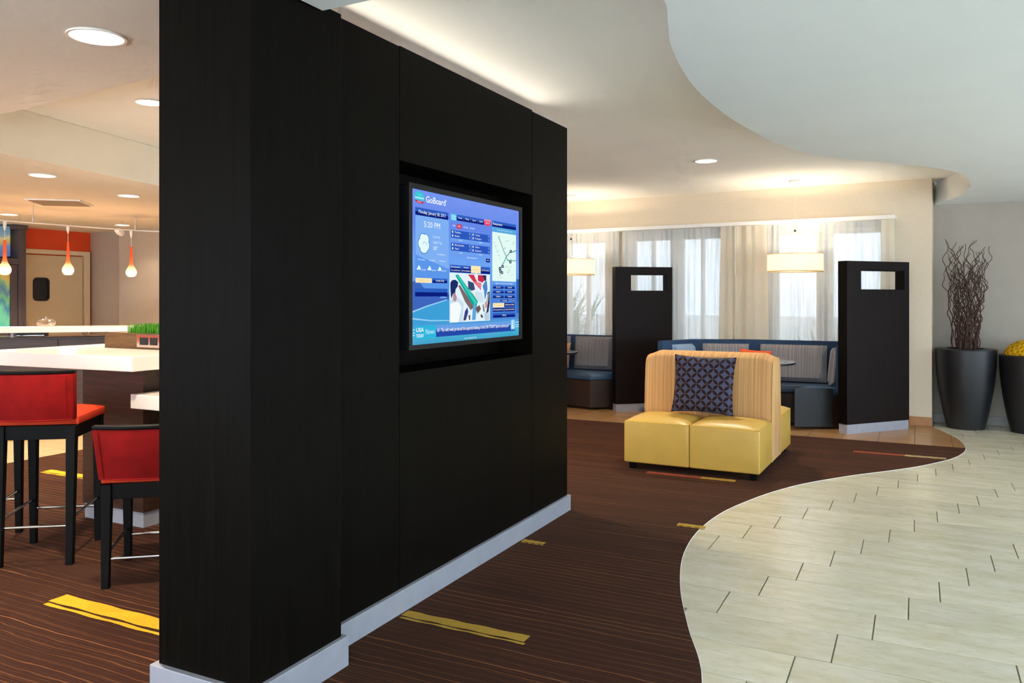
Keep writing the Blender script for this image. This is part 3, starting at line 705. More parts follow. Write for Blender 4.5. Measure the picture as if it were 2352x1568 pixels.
for x, y in ((.905, .668), (.90, .585), (.815, .545), (.785, .528), (.79, .508), (.808, .497)): I.rr('#173a52', x - .012, y - .011, x + .012, y + .011, 3, .004); I.ell('#e3fbf3', x, y, .004, .005, 3.4)
rr_ = random.Random(3)
for k in range(22):
    x = .715 + rr_.random() * .22; y = .445 + rr_.random() * .33; I.rect('#a7c6c2', x, y, x + .012 + .02 * rr_.random(), y + .004, 2)
I.text(WHT, 'Tap the icons for more details', .735, .408, .011, .19, 3)
for r_, (a, b_) in enumerate((('Sports', 'Casual'), ('Healthy', 'Bar/Grill'), ('Italian', 'Mexican'))):
    for q, nm in enumerate((a, b_)):
        x0 = .712 + .125 * q; y0 = .372 - .036 * r_
        I.rect(MID, x0, y0 + .012, x0 + .115, y0 + .026, 1.5); I.rect(NAVY, x0, y0, x0 + .115, y0 + .013, 1.5); I.text(WHT, nm, x0 + .057, y0 + .007, .012, .045, 3, 'C')
I.rect('#2a4fa8', .79, .272, .88, .290, 1.5); I.text(WHT, 'Fine Dining', .835, .276, .010, .05, 3, 'C'); I.rect('#2a4fa8', .92, .272, .955, .290, 1.5); I.text(WHT, 'NEXT', .9375, .276, .010, .02, 3, 'C')
I.rect(CREAM, .712, .228, .83, .262, 1.5); I.text('#f0b860', 'RESTAURANTS', .771, .240, .012, .09, 3, 'C')
for x0, y0, nm in ((.836, .232, 'POINTS OF INTEREST'), (.712, .195, 'RETAIL & SHOPPING'), (.836, .195, 'PLACES OF WORSHIP')):
    I.rect(NAVY, x0, y0, x0 + .117, y0 + .03, 1.5); I.text(WHT, nm, x0 + .058, y0 + .010, .011, .105, 3, 'C')
I.rect(MID, .712, .168, .955, .185, 1.5); I.rect(NAVY, .712, .150, .955, .169, 1.5); I.text(WHT, 'Hertz', .833, .160, .016, .04, 3, 'C')
# ticker
for yy in (.062, .078, .098): I.rect('#bfe6fb', 0, yy - .004, .03, yy + .002, 1); I.rect('#bfe6fb', .955, yy + .006, 1, yy + .012, 1)
I.rect('#6aa0e6', .028, .085, .953, .118, 1); I.rect('#2548a8', .028, .040, .953, .086, 1)
I.rect('#2fb6dc', .026, .034, .191, .122, 1.5); I.text(WHT, 'USA', .036, .082, .026, .058, 3, bold=.02); I.text(WHT, 'TODAY', .036, .046, .022, .058, 3, bold=.02); I.text('#c8f6ff', 'News', .108, .064, .034, .07, 3)
I.text(WHT, 'all - The wild week produced the expected shakeup in the USA TODAY Sports coaches poll', .20, .074, .024, .68, 3, bold=.01)
I.rr('#8fd0f4', .905, .05, .952, .128, 2, .01); I.line(WHT, [(.925, .11), (.925, .08), (.938, .062)], .003, 3); I.ell(WHT, .926, .117, .004, .006, 3); I.ell(WHT, .924, .072, .009, .013, 2.6); I.ell('#8fd0f4', .925, .073, .006, .009, 2.8)
I.text('#e8fbff', 'www.courtyard.com', .432, .010, .012, .115, 3)
def ink_name(c):
    return 'lettering' if c in (WHT, '#d5ecff', '#dff0ff', '#bfe9f8', '#c8f6ff') else 'graphic'
for c, mb in I.d.items():
    MT['ink' + c] = emit('display ' + c, c, E1); mb.build(ink_name(c), 'ink' + c, scr, world=True)['kind'] = 'stuff'

# ------------------------------------------------------------------ back to back sofa
SO = (-1.645, 7.22, 0)
sofa = thing('lounge_sofa', 'mustard leather back-to-back lounge sofa with tan striped backrest', 'sofa', SO, R(-1.2))
hw = .56; fy = -.705; dS = .55; bt = .20
def seat_block(x0, x1, y0, y1):
    o = MB().dome(x0, x1, y0, y1, .06, .405, .045, 14, 3).build('seat', 'yellow', sofa, .012, True, seg=3)
    r_ = .004; p_ = [(x0 + r_, y1 - r_, .404), (x0 + r_, y0 + r_, .404), (x1 - r_, y0 + r_, .404), (x1 - r_, y1 - r_, .404)]
    MB().tube(p_, r_, 6).build('piping', 'yellow', o); return o
for x0, x1 in ((-hw, -.002), (.002, hw)):
    seat_block(x0, x1, fy, fy + dS); seat_block(x0, x1, fy + dS + 2 * bt + .004, fy + 2 * dS + 2 * bt)
def back_part(y0, sgn):
    # profile in (y, z), front side leaning back a little, rolled top
    prof = [(0, .06), (0, .44), (.012, .70), (.03, .88), (.05, .93), (.09, .955), (.15, .965), (bt - .001, .965), (bt - .001, .06)]
    b = MB(); n = len(prof); nx = 12; vs = []; fs = []
    for i in range(nx + 1):
        u = i / nx; x = -hw + 2 * hw * u; e = min(u, 1 - u) * 2 * hw
        k = 1 if e > .05 else (1 - (1 - e / .05) ** 2 * .04)
        for y, z in prof: vs.append((x, y0 + sgn * y, z * k if z > .5 else z))
    for i in range(nx):
        for k in range(n): l = (k + 1) % n; fs.append((i * n + k, (i + 1) * n + k, (i + 1) * n + l, i * n + l))
    fs += [tuple(range(n)), tuple(nx * n + k for k in range(n - 1, -1, -1))]
    b.add(vs, fs); bk = b.build('backrest', 'sofa_fabric', sofa, .008, True)
    pts = [(hw - .003, y0 + sgn * y, z * (.96 if z > .5 else 1)) for y, z in prof[:-1]]
    MB().tube(pts, .006, 6).build('piping', 'sofa_fabric', bk); MB().tube([(-p[0], p[1], p[2]) for p in pts], .006, 6).build('piping', 'sofa_fabric', bk)
back_part(fy + dS + .002, 1); back_part(fy + dS + 2 * bt + .002, -1)
for x in (-hw + .06, hw - .06):
    for y in (fy + .06, fy + 2 * (dS + bt) - .06): MB().beam((x, y, 0.003), (x, y, .062), .045, .05).build('leg', 'black_wood', sofa)
pil = MB().pillow(.53, .50, .17, 22, .07).build('throw_pillow', 'petal', smooth=True, weld=True)
pil.location = (-1.64, 6.93, .70); pil.rotation_euler = (R(-10), R(1.5), R(2))
tag(pil, 'slate blue throw pillow with dark interlocking petals on the mustard sofa', 'pillow')

# ------------------------------------------------------------------ booths
def divider(loc, rz, L, label):
    t = thing('booth_divider', label, 'divider', loc, rz, 'dark booth dividers'); T = .125; H_ = 1.84
    b = MB(); x0, x1, z0, z1 = .20, L - .07, 1.53, 1.745
    b.box(0, L, 0, T, .1, z0).box(0, L, 0, T, z1, H_).box(0, x0, 0, T, z0, z1).box(x1, L, 0, T, z0, z1)
    b.build('panel', 'espresso2', t, weld=True)
    MB().box(-.002, .0, .004, T - .004, .11, H_ - .01).build('edge_strip', 'black_wood', t)
    b = MB(); fw = .008
    b.box(x0, x1, .01, T - .01, z0, z0 + fw).box(x0, x1, .01, T - .01, z1 - fw, z1).box(x0, x0 + fw, .01, T - .01, z0, z1).box(x1 - fw, x1, .01, T - .01, z0, z1)
    b.build('opening_frame', 'black_wood', t)
    MB().box(.006, L - .006, .006, T - .006, 0, .1).build('baseboard', 'steel', t)
    return t
divider((-.661, 9.22, 0), R(50), .91, 'dark divider panel in front of the cream wall, right of the blue booth')
divider((-3.405, 9.70, 0), R(40), .77, 'dark divider panel between the two booths, left of the sofa')

def offset_prism(b, pts, t, z0, z1):
    """wall of thickness t to the left of the polyline"""
    n = len(pts); off = []
    for i in range(n):
        a = pts[max(i - 1, 0)]; c = pts[min(i + 1, n - 1)]; dx, dy = c[0] - a[0], c[1] - a[1]; L = math.hypot(dx, dy); off.append((pts[i][0] - dy / L * t, pts[i][1] + dx / L * t))
    b.prism(list(pts) + off[::-1], z0, z1); return b
def cushion_at(name, parent, p, q, h, t, z, mat, lean=10, world=True):
    L = math.hypot(q[0] - p[0], q[1] - p[1]); a = math.atan2(q[1] - p[1], q[0] - p[0])
    b = MB(); n = 10
    for sd in (-1, 1):
        def fn(u, v):
            U = 2 * u - 1; V = 2 * v - 1
            y = sd * t / 2 * ((1 - abs(U) ** 8) * (1 - abs(V) ** 6)) ** .35
            return ((L / 2) * U * (1 if sd < 0 else -1), y, h / 2 * V)
        b.grid(fn, 14, n)
    b.xf((0, 0, h / 2), 0, R(-lean))
    mid = ((p[0] + q[0]) / 2, (p[1] + q[1]) / 2)
    o = b.mesh(name, mat, 0, True, weld=True); ob = bpy.data.objects.new(name, o); COL.objects.link(ob); ob.parent = parent
    off = woff(parent) if parent is not None else Vector((0, 0, 0))
    ob.location = (mid[0] - off.x, mid[1] - off.y, z - off.z); ob.rotation_euler = (0, 0, a)
    return ob
bt1 = thing('corner_booth', 'navy upholstered corner booth behind the mustard sofa', 'booth', (-1.6, 9.7, 0))
out = [(-2.66, 9.22), (-2.43, 9.80), (-1.735, 10.03), (-.60, 10.04), (-.50, 9.93), (-.77, 9.60)]
inn = [(-.83, 9.52), (-1.206, 9.33), (-1.10, 9.62), (-1.65, 9.60), (-2.08, 9.42), (-2.26, 9.06), (-2.60, 9.12)]
MB().prism([out[0], out[1], out[2], out[3], out[4], out[5]] + inn, .02, .36).build('seat_base', 'brown_leather', bt1, .006, world=True)
MB().prism([out[0], out[1], out[2], out[3], out[4], out[5]] + inn, .362, .455).build('seat_cushion', 'blue_leather', bt1, .02, True, world=True, seg=3)
e0, e1 = Vector((-1.212, 9.318, 0)), Vector((-.832, 9.508, 0)); dv = (e1 - e0).normalized(); nv = Vector((dv.y, -dv.x, 0))
b = MB(); b.prism([tuple((e0)[:2]), tuple((e1)[:2]), tuple((e1 + nv * .02)[:2]), tuple((e0 + nv * .02)[:2])], .025, .45); b.build('end_panel', 'black_leather', bt1, .006, world=True)
b = MB(); offset_prism(b, [(-2.66, 9.22), (-2.43, 9.80), (-1.735, 10.03), (-.60, 10.04)], .08, .40, .94); b.build('backrest', 'navy', bt1, .012, True, world=True)
b = MB(); offset_prism(b, [(-.60, 10.02), (-.50, 9.93), (-.80, 9.56)][1:], .03, .40, .92); b.build('backrest', 'navy', bt1, .006, True, world=True)
c_ = [((-2.56, 9.36), (-2.40, 9.70), 'blue_grey'), ((-2.32, 9.765), (-1.80, 9.93), 'grey_stripe'), ((-1.68, 9.955), (-.93, 9.955), 'grey_stripe')]
for p, q, mt in c_: cushion_at('back_cushion', bt1, p, q, .43, .13, .465, mt, 9)
cushion_at('back_cushion', bt1, (-.66, 9.86), (-.86, 9.60), .43, .11, .465, 'grey_stripe', 8)
oc = MB().pillow(.36, .36, .12, 14, .06).build('throw_pillow', 'orange_fab', smooth=True, weld=True)
oc.location = (-1.72, 9.83, .655); oc.rotation_euler = (R(-14), R(4), R(8)); tag(oc, 'orange throw pillow on the navy booth behind the sofa', 'pillow')

bt2 = thing('corner_booth', 'navy booth partly hidden by the partition end, far left of the divider', 'booth', (-4.2, 10.1, 0))
poly2 = [(-4.13, 9.838), (-3.753, 9.709), (-3.47, 9.96), (-3.58, 10.30), (-5.6, 10.42), (-5.6, 10.02), (-4.45, 9.98)]
MB().prism(poly2, .03, .38).build('seat_base', 'brown_leather', bt2, .006, world=True)
MB().prism(poly2, .382, .475).build('seat_cushion', 'blue_leather', bt2, .02, True, world=True, seg=3)
b = MB(); offset_prism(b, [(-5.6, 10.36), (-3.55, 10.23)], .07, .42, .94); b.build('backrest', 'navy', bt2, .012, True, world=True)
cushion_at('back_cushion', bt2, (-4.18, 10.22), (-3.62, 10.19), .44, .13, .485, 'grey_stripe', 8)
cushion_at('back_cushion', bt2, (-5.0, 10.26), (-4.25, 10.22), .44, .13, .485, 'grey_stripe', 8)
pc = MB().pillow(.34, .34, .12, 14, .06).build('throw_pillow', 'peach_fab', smooth=True, weld=True)
pc.location = (-4.36, 10.11, .665); pc.rotation_euler = (R(-16), R(-3), R(-10)); tag(pc, 'peach throw pillow on the booth beside the partition end', 'pillow')

def round_table(loc, label):
    t = thing('round_table', label, 'table', loc, 0, 'round booth tables')
    tp = MB().lathe([(0, .718), (.355, .718), (.372, .724), (.372, .742), (.37, .744)], 48).build('table_edge', 'black', t, 0, True)
    MB().lathe([(.371, .743), (.366, .749), (0, .75)], 48).build('table_top', 'laminate', t, 0, True)
    MB().lathe([(0, .04), (.035, .04), (.035, .718), (0, .718)], 20).build('pedestal', 'black_wood', t, 0, True)
    MB().lathe([(0, .0), (.23, .0), (.23, .014), (.06, .04), (0, .04)], 36).build('base', 'black_wood', t, 0, True)
    return t
round_table((-1.55, 9.20, 0), 'round grey-topped table just behind the right end of the sofa')
round_table((-4.30, 9.64, 0), 'round grey-topped table half hidden by the partition end')

# ------------------------------------------------------------------ curtains
def wall_obj(o, label=None, cat=None, group=None):
    o.location = W_ORG; o.rotation_euler = (0, 0, WR)
    return tag(o, label, cat, group)
def folds(x0, x1, z0, z1, y0, amp, per, seed, n_per=8, flare=0):
    rnd = random.Random(seed); N = max(4, int((x1 - x0) / per)) * n_per; ph_ = [rnd.random() * 6 for _ in range(4)]
    b = MB(); NZ = 6
    def fn(u, v):
        x = x0 + (x1 - x0) * u; t = (x - x0) / per * 2 * PI
        a = amp * (.55 + .45 * math.sin(t * .23 + ph_[0])) * (1 - .35 * v)
        return (x + flare * (1 - v) * (u - .5) + .25 * per * math.sin(t * .5 + ph_[2]) * (1 - v) * .5, y0 + a * math.sin(t + .8 * math.sin(t * .31 + ph_[1])), z0 + (z1 - z0) * v)
    return b.grid(fn, N, NZ)
for (x0, x1, lab, sd) in ((.42, 1.80, 'white sheer curtain over the right pair of windows', 1), (2.28, 3.70, 'white sheer curtain over the middle pair of windows', 2), (3.74, 5.3, 'white sheer curtain over the leftmost window', 3)):
    wall_obj(folds(x0, x1, .45, 2.335, .085, .022, .075, sd).build('sheer_curtain', 'sheer', smooth=True), lab, 'curtain', 'sheer curtains')
def drape(x0, x1, label, seed, wand=None):
    t = thing('drape', label, 'curtain', W_ORG, WR, 'cream drapes')
    folds(x0, x1, .45, 2.335, .155, .03, .11, seed, 10, .05).build('fabric', 'drape', t, 0, True)
    if wand: MB().tube([(wand, .20, 2.33), (wand, .20, 1.72)], .006, 6).build('wand', 'white_trim', t)
    return t
drape(1.78, 2.34, 'cream drape gathered between the two window pairs', 5, 2.15)
drape(.37, .50, 'narrow cream drape at the right end of the curtain rail', 6)
wall_obj(MB().box(.355, 6.0, .0, .225, 2.336, 2.38).build('curtain_pelmet', 'white_trim', bevel=.003), 'long white curtain pelmet across the window wall', 'pelmet')

# ------------------------------------------------------------------ drum pendant lamps
def drum(loc, label):
    t = thing('drum_pendant', label, 'lamp', loc, 0, 'drum pendants over the booths')
    MB().lathe([(0, ZA - .004), (.07, ZA - .004), (.065, ZA - .022), (.012, ZA - .03), (0, ZA - .03)], 28).build('canopy', 'white_trim', t, 0, True)
    MB().tube([(0, 0, ZA - .03), (0, 0, 1.98)], .003, 6).build('cord', 'white_trim', t)
    MB().lathe([(.008, 2.20), (.014, 2.206), (.014, 2.215), (.004, 2.23)], 12).build('cord_grip', 'black', t)
    n = 120; prof = []
    b = MB(); vs = []; fs = []
    for i in range(n):
        r = .302 + (.003 if i % 2 else 0); a = 2 * PI * i / n
        vs += [(r * math.cos(a), r * math.sin(a), 1.748), (r * math.cos(a), r * math.sin(a), 1.942)]
    for i in range(n): j = (i + 1) % n; fs.append((2 * i, 2 * j, 2 * j + 1, 2 * i + 1))
    sh = b.add(vs, fs).build('lamp_shade', 'shade', t)
    MB().lathe([(.299, 1.940), (.307, 1.940), (.307, 1.948), (.299, 1.948)], 60, close=True).lathe([(.299, 1.743), (.307, 1.743), (.307, 1.750), (.299, 1.750)], 60, close=True).build('trim_ring', 'shade', sh, 0, True)
    MB().lathe([(0, 1.757), (.298, 1.757)], 40).build('diffuser', 'diffuser', t)
    for k in range(3): a = 2 * PI * k / 3; MB().tube([(0, 0, 1.985), (.3 * math.cos(a), .3 * math.sin(a), 1.942)], .002, 5).build('wire', 'chrome', t)
    l = light('drum_bulb', 'POINT', (0, 0, 1.86), 5.5, WARM, size=.05); l.parent = t
    l = light('drum_reflector', 'SPOT', (0, 0, 1.9), 19, WARM, (R(180), 0, 0), .06, spot=135, blend=.8); l.parent = t
    return t
drum((-1.25, 9.72, 0), 'cream drum pendant hanging in front of the right windows')
drum((-4.05, 9.78, 0), 'cream drum pendant cut off by the partition end')

# ------------------------------------------------------------------ recessed downlights
def downlight(loc, r, label, power, color=WARM, spot=110):
    t = thing('downlight', label, 'ceiling light', loc, 0, 'recessed downlights')
    MB().lathe([(r * .86, -.001), (r, -.001), (r, -.008), (r * .9, -.008), (r * .86, -.001)], 40).build('trim_ring', 'can', t, 0, True)
    MB().lathe([(0, -.0015), (r * .87, -.0015)], 32).build('lens', 'lamp_glow', t)
    l = light('downlight_lamp', 'SPOT', (0, 0, -.05), power, color, size=r * .6, spot=spot); l.parent = t
    return t
downlight((-1.845, 7.91, ZA), .115, 'recessed downlight in the cream ceiling above the sofa', 78, MILD, 120)
downlight((-3.226, 2.347, 2.6), .122, 'largest recessed downlight, above the red stools', 140, WARM, 120)
downlight((-6.385, 4.159, 2.45), .105, 'recessed downlight nearest the front edge of the lowered bar ceiling', 122, WARM, 125)
downlight((-6.911, 5.375, 2.45), .105, 'recessed downlight right of the ceiling vent', 122, WARM, 125)
downlight((-9.758, 5.936, 2.45), .105, 'recessed downlight above the left orange pendant', 150, WARM, 125)
downlight((-9.774, 7.50, 2.45), .105, 'recessed downlight above the right orange pendant', 10, WARM, 125)
downlight((-4.70, 3.82, ZA), .10, 'recessed downlight in the raised ceiling pocket beside the partition', 60, WARM, 125)
# further downlights added outside the picture for more light
for p, pw, lab in (((-4.6, -.6, 2.6), 120, 'added recessed downlight over the carpet left of the viewer'), ((-3.6, 5.6, ZA), 110, 'added recessed downlight behind the partition'), ((-6.2, 1.4, 2.6), 150, 'added recessed downlight far left of the viewer')):
    downlight(p, .11, lab, pw, WARM, 120)

# ------------------------------------------------------------------ bar stools
def stool(loc, rz, seat_z, label):
    t = thing('bar_stool', label, 'stool', loc, rz, 'red bar stools')
    hw_, hd = .178, .205
    fr = seat_z - .02
    for sx in (-1, 1):
        MB().beam((sx * hw_, -hd - .03, 0.003), (sx * hw_, -hd, fr), .036, .05).build('leg', 'black_wood', t, .003)
        MB().beam((sx * hw_, hd + .005, 0.003), (sx * hw_, hd, fr), .034, .05).build('leg', 'black_wood', t, .003)
    b = MB(); zt = fr; zb = fr - .075
    b.box(-hw_, hw_, -hd - .015, -hd + .012, zb, zt).box(-hw_, hw_, hd - .012, hd + .015, zb, zt).box(-hw_ - .015, -hw_ + .012, -hd, hd, zb, zt).box(hw_ - .012, hw_ + .015, -hd, hd, zb, zt)
    b.build('seat_frame', 'black_wood', t, .002)
    MB().dome(-.21, .21, -.20, .235, fr + .001, fr + .045, .03, 12, 3).build('seat', 'red2', t, .006, True)
    zr = seat_z * .34; zs = seat_z * .27
    MB().tube([(-hw_, -hd - .018, zs), (hw_, -hd - .018, zs)], .008, 8).build('footrail', 'chrome', t)
    MB().tube([(-hw_, hd, zs), (hw_, hd, zs)], .008, 8).build('footrail', 'chrome', t)
    for sx in (-1, 1): MB().tube([(sx * hw_, -hd - .012, zr - .015), (sx * hw_, hd, zr + .0)], .008, 8).build('footrail', 'chrome', t)
    # curved backrest
    zb0, zt0 = seat_z + .015, seat_z + .27
    b = MB(); n = 16; vs = []; fs = []
    for i in range(n + 1):
        u = -1 + 2 * i / n; bow = .045 * (1 - u * u)
        for (v, off) in ((0, -.028), (0, .028), (1, .028), (1, -.028)):
            wv = .205 + .018 * v; y = -hd - .03 - bow - .05 * v + off
            vs.append((u * wv, y, zb0 + (zt0 - zb0) * v))
    for i in range(n):
        for k in range(4): l = (k + 1) % 4; fs.append((i * 4 + k, (i + 1) * 4 + k, (i + 1) * 4 + l, i * 4 + l))
    fs += [(0, 1, 2, 3), tuple(n * 4 + k for k in (3, 2, 1, 0))]
    bk = b.add(vs, fs).build('backrest', 'red', t, .007, True)
    b = MB(); vs = []; fs = []
    for i in range(n + 1):
        u = -1 + 2 * i / n; bow = .045 * (1 - u * u)
        for (z, off) in ((0, -.03), (0, .03), (.016, .03), (.016, -.03)): vs.append((u * .222, -hd - .08 - bow + off, zt0 + .001 + z))
    for i in range(n):
        for k in range(4): l = (k + 1) % 4; fs.append((i * 4 + k, (i + 1) * 4 + k, (i + 1) * 4 + l, i * 4 + l))
    fs += [(0, 1, 2, 3), tuple(n * 4 + k for k in (3, 2, 1, 0))]
    b.add(vs, fs).build('top_rail', 'black_wood', bk, .003, True)
    for sx in (-1, 1):   # stitched seam down each side of the back
        pts = [(sx * (.175 + .016 * v), -hd - .03 - .045 * (1 - (.82) ** 2) - .05 * v - .0295, zb0 + .01 + (zt0 - zb0 - .02) * v) for v in (0, .25, .5, .75, 1)]
        MB().tube(pts, .0022, 5).build('seam', 'red', bk)
    MB().tube([(-.20 + .4 * i / 10, -hd - .03 - .045 * (1 - (-1 + .2 * i) ** 2) - .03, zb0 + .004) for i in range(11)], .004, 5).build('piping', 'red', bk)
    return t
stool((-4.39, 2.915, 0), R(36), .775, 'tall red-backed bar stool at the corner of the white table')
stool((-3.619, 2.969, 0), R(39), .535, 'low red-backed stool cut off by the dark column')
stool((-4.97, 2.80, 0), R(36), .775, 'red bar stool at the left edge, only a leg and rails visible')

# ------------------------------------------------------------------ communal table
tb = thing('communal_table', 'high table with a thick white top on a dark walnut base', 'table', (-4.8, 4.4, 0))
MB().prism([(-5.5, 3.16), (-4.14, 3.24), (-4.14, 6.3), (-5.5, 6.3)], 1.01, 1.10).build('table_top', 'white_solid', tb, .004, world=True)
MB().box(-4.91, -4.33, 3.47, 6.0, .1, 1.01).build('base', 'dark_walnut', tb, .002, world=True)
MB().box(-4.90, -4.34, 3.48, 5.99, 0, .1).build('plinth', 'steel', tb, world=True)
lt = MB().box(-4.295, -3.2, 3.35, 4.1, .772, .86).build('lower_top', 'white_solid', tb, .004, world=True); lt['label'] = 'lower white wing of the table'
MB().box(-3.34, -3.28, 3.45, 4.0, 0, .772).build('wing_support', 'dark_walnut', tb, .002, world=True)
pb = thing('planter_box', 'walnut box with power outlet holding green grass, on the white table', 'planter', (-4.7, 4.0, 1.10))
MB().box(-5.07, -3.95 - .25, 3.75, 3.775, 1.10, 1.207).box(-5.07, -4.2, 4.0, 4.02, 1.10, 1.207).box(-5.07, -5.045, 3.775, 4.0, 1.10, 1.207).box(-4.225, -4.2, 3.775, 4.0, 1.10, 1.207).box(-5.045, -4.225, 3.775, 4.0, 1.10, 1.12).build('box', 'walnut', pb, world=True)
MB().box(-5.045, -4.9, 3.775, 4.0, 1.195, 1.206).build('lid', 'walnut', pb, world=True)
MB().box(-4.9, -4.225, 3.775, 4.0, 1.12, 1.19).build('soil', 'soil', pb, world=True)
op = MB().box(-4.735, -4.50, 3.742, 3.75, 1.113, 1.197).build('outlet_plate', 'chrome', pb, .002, world=True)
MB().box(-4.70, -4.625, 3.738, 3.742, 1.13, 1.18).box(-4.60, -4.535, 3.738, 3.742, 1.13, 1.18).build('socket', 'black', op, world=True)
b = MB(); rnd = random.Random(5)
for k in range(2600):
    x = -4.885 + rnd.random() * .655; y = 3.785 + rnd.random() * .2; h = .062 + .028 * rnd.random(); a = rnd.random() * PI; dx = .0028 * math.cos(a); dy = .0028 * math.sin(a); lx = (rnd.random() - .5) * .02; ly = (rnd.random() - .5) * .02
    b.add([(x - dx, y - dy, 1.19), (x + dx, y + dy, 1.19), (x + dx * .7 + lx * .5, y + dy * .7 + ly * .5, 1.19 + h * .6), (x - dx * .7 + lx * .5, y - dy * .7 + ly * .5, 1.19 + h * .6), (x + lx, y + ly, 1.19 + h)], [(0, 1, 2, 3), (3, 2, 4)])
gr = b.build('grass', 'grass', pb, world=True); gr['kind'] = 'stuff'; gr['label'] = 'dense bright green grass blades'

# ------------------------------------------------------------------ service counter
CA = Vector((-9.7, 4.67, 0)); CD = Vector((.70, .714, 0)).normalized()
ct = thing('service_counter', 'dark wood service counter with a raised white ledge', 'counter', CA, math.atan2(CD.y, CD.x))
MB().box(0, 3.1, .10, .75, .08, 1.0).build('body', 'dark_walnut', ct, .002)
for k in range(4): MB().box(.01 + .775 * k, .775 * (k + 1) - .01, .085, .10, .1, .98).build('front_panel', 'dark_walnut', ct, .002)
MB().box(0, 3.1, .14, .75, 0, .08).build('toe_kick', 'black', ct)
MB().box(-.05, 3.15, -.05, .34, 1.06, 1.12).build('ledge', 'white_solid', ct, .003)
for x in (.05, 1.05, 2.05, 3.0): MB().box(x, x + .03, .2, .23, 1.0, 1.06).build('ledge_post', 'steel', ct)
def cpt(s_, t_, z): n_ = Vector((-CD.y, CD.x, 0)); p = CA + CD * s_ + n_ * t_; return (p.x, p.y, z)
def small(name, prof, s_, t_, z, mat, label, cat):
    o = MB().lathe(prof, 24).build(name, mat, smooth=True); o.location = cpt(s_, t_, z); return tag(o, label, cat)
small('glass_dish', [(0, 0), (.06, 0), (.095, .025), (.10, .05), (.085, .075), (.04, .092), (.012, .098), (.016, .112), (0, .118)], 1.42, .12, 1.1205, 'jar_glass', 'cut glass covered dish on the white ledge', 'dish')
for s_, hgt, wd, lab in ((1.2, .05, .30, 'low black appliance under the white ledge, left'), (2.02, .05, .09, 'small black box under the white ledge')):
    o = thing('appliance', lab, 'appliance', cpt(s_, .52, 1.0), math.atan2(CD.y, CD.x)); MB().box(-wd / 2, wd / 2, -.09, .09, 0, hgt).build('body', 'black', o, .006); MB().box(-wd / 2 + .01, wd / 2 - .01, -.094, -.09, .008, .014).build('front_strip', 'chrome', o)
small('glass_tumbler', [(.028, .002), (.034, .055), (.032, .055), (.026, .004), (0, .004)], 1.75, .5, 1.0, 'jar_glass', 'small clear tumbler under the white ledge', 'glass')
small('glass_tumbler', [(.05, .002), (.06, .05), (.057, .05), (.046, .004), (0, .004)], 2.35, .45, 1.0, 'jar_glass', 'wide clear glass bowl under the white ledge near the planter box', 'glass')

# framed unit with screen and artwork at the left edge
fu = thing('display_cabinet', 'grey-brown framed wall unit with a landscape screen above an abstract panel', 'cabinet', (-11.2, 6.2, 0))
MB().box(-11.43, -11.0, 6.83, 6.93, 0, 2.38).build('post', 'mauve_wood', fu, .003, world=True)
MB().box(-11.43, -11.0, 5.2, 5.30, 0, 2.38).build('post', 'mauve_wood', fu, .003, world=True)
MB().box(-11.43, -10.98, 6.74, 6.945, 2.38, 2.445).build('corner_block', 'mauve_wood', fu, .003, world=True)
MB().box(-11.43, -11.01, 5.30, 6.83, 1.905, 1.985).build('rail', 'mauve_wood', fu, .003, world=True)
MB().box(-11.43, -11.02, 6.735, 6.825, .05, 1.90).build('panel', 'mauve_wood', fu, .003, world=True)
MB().box(-11.43, -11.40, 5.30, 6.83, .05, 2.44).build('backing', 'black', fu, world=True)
MB().box(-11.40, -11.06, 5.3, 6.73, .05, 1.03).build('cupboard', 'mauve_wood', fu, .003, world=True)
def art(name, stops, axis, scale):
    t = NT(name); tc = t.new('ShaderNodeTexCoord'); sep = t.new('ShaderNodeSeparateXYZ'); t.link(tc.outputs['Object'], sep.inputs[0])
    n = t.noise(t.coord('Object', scale), 1, 4, .6); v = t.math('ADD', t.math('MULTIPLY', t.math('SUBTRACT', sep.outputs[2], axis[0]), 1 / (axis[1] - axis[0])), t.math('MULTIPLY', t.math('SUBTRACT', n, .5), .8))
    cr = t.new('ShaderNodeValToRGB'); t.link(v, cr.inputs[0]); e = cr.color_ramp.elements
    e[0].position = stops[0][0]; e[0].color = (*lin(stops[0][1]), 1); e[1].position = stops[-1][0]; e[1].color = (*lin(stops[-1][1]), 1)
    for p, c in stops[1:-1]: q = e.new(p); q.color = (*lin(c), 1)
    return t, cr.outputs[0]
t_, c_ = art('landscape_display', [(0, '#5a6f9a'), (.3, '#6d80a0'), (.42, '#b39a62'), (.62, '#c4b27c'), (.74, '#7f9199'), (1, '#5f7c8c')], (2.03, 2.40), (1, 1.5, 3))
em = t_.new('ShaderNodeEmission'); t_.link(c_, em.inputs[0]); em.inputs[1].default_value = E1; t_.link(em.outputs[0], t_.out.inputs[0]); MT['art1'] = t_.m
t_, c_ = art('abstract_glass_panel', [(0, '#4fb8a8'), (.2, '#6fc8a8'), (.36, '#3f7fa8'), (.5, '#74c08a'), (.66, '#5a86b4'), (.8, '#86c79a'), (.93, '#d8c878'), (1, '#d8c060')], (1.06, 1.80), (1, 9, 2.5)); t_.set(c_, .25); MT['art2'] = t_.m
MB().box(-11.3, -11.06, 5.36, 6.75, 2.012, 2.42).build('screen', 'art1', fu, .003, world=True)
MB().box(-11.1, -11.04, 5.36, 6.732, 1.045, 1.80).build('art_panel', 'art2', fu, .003, world=True)

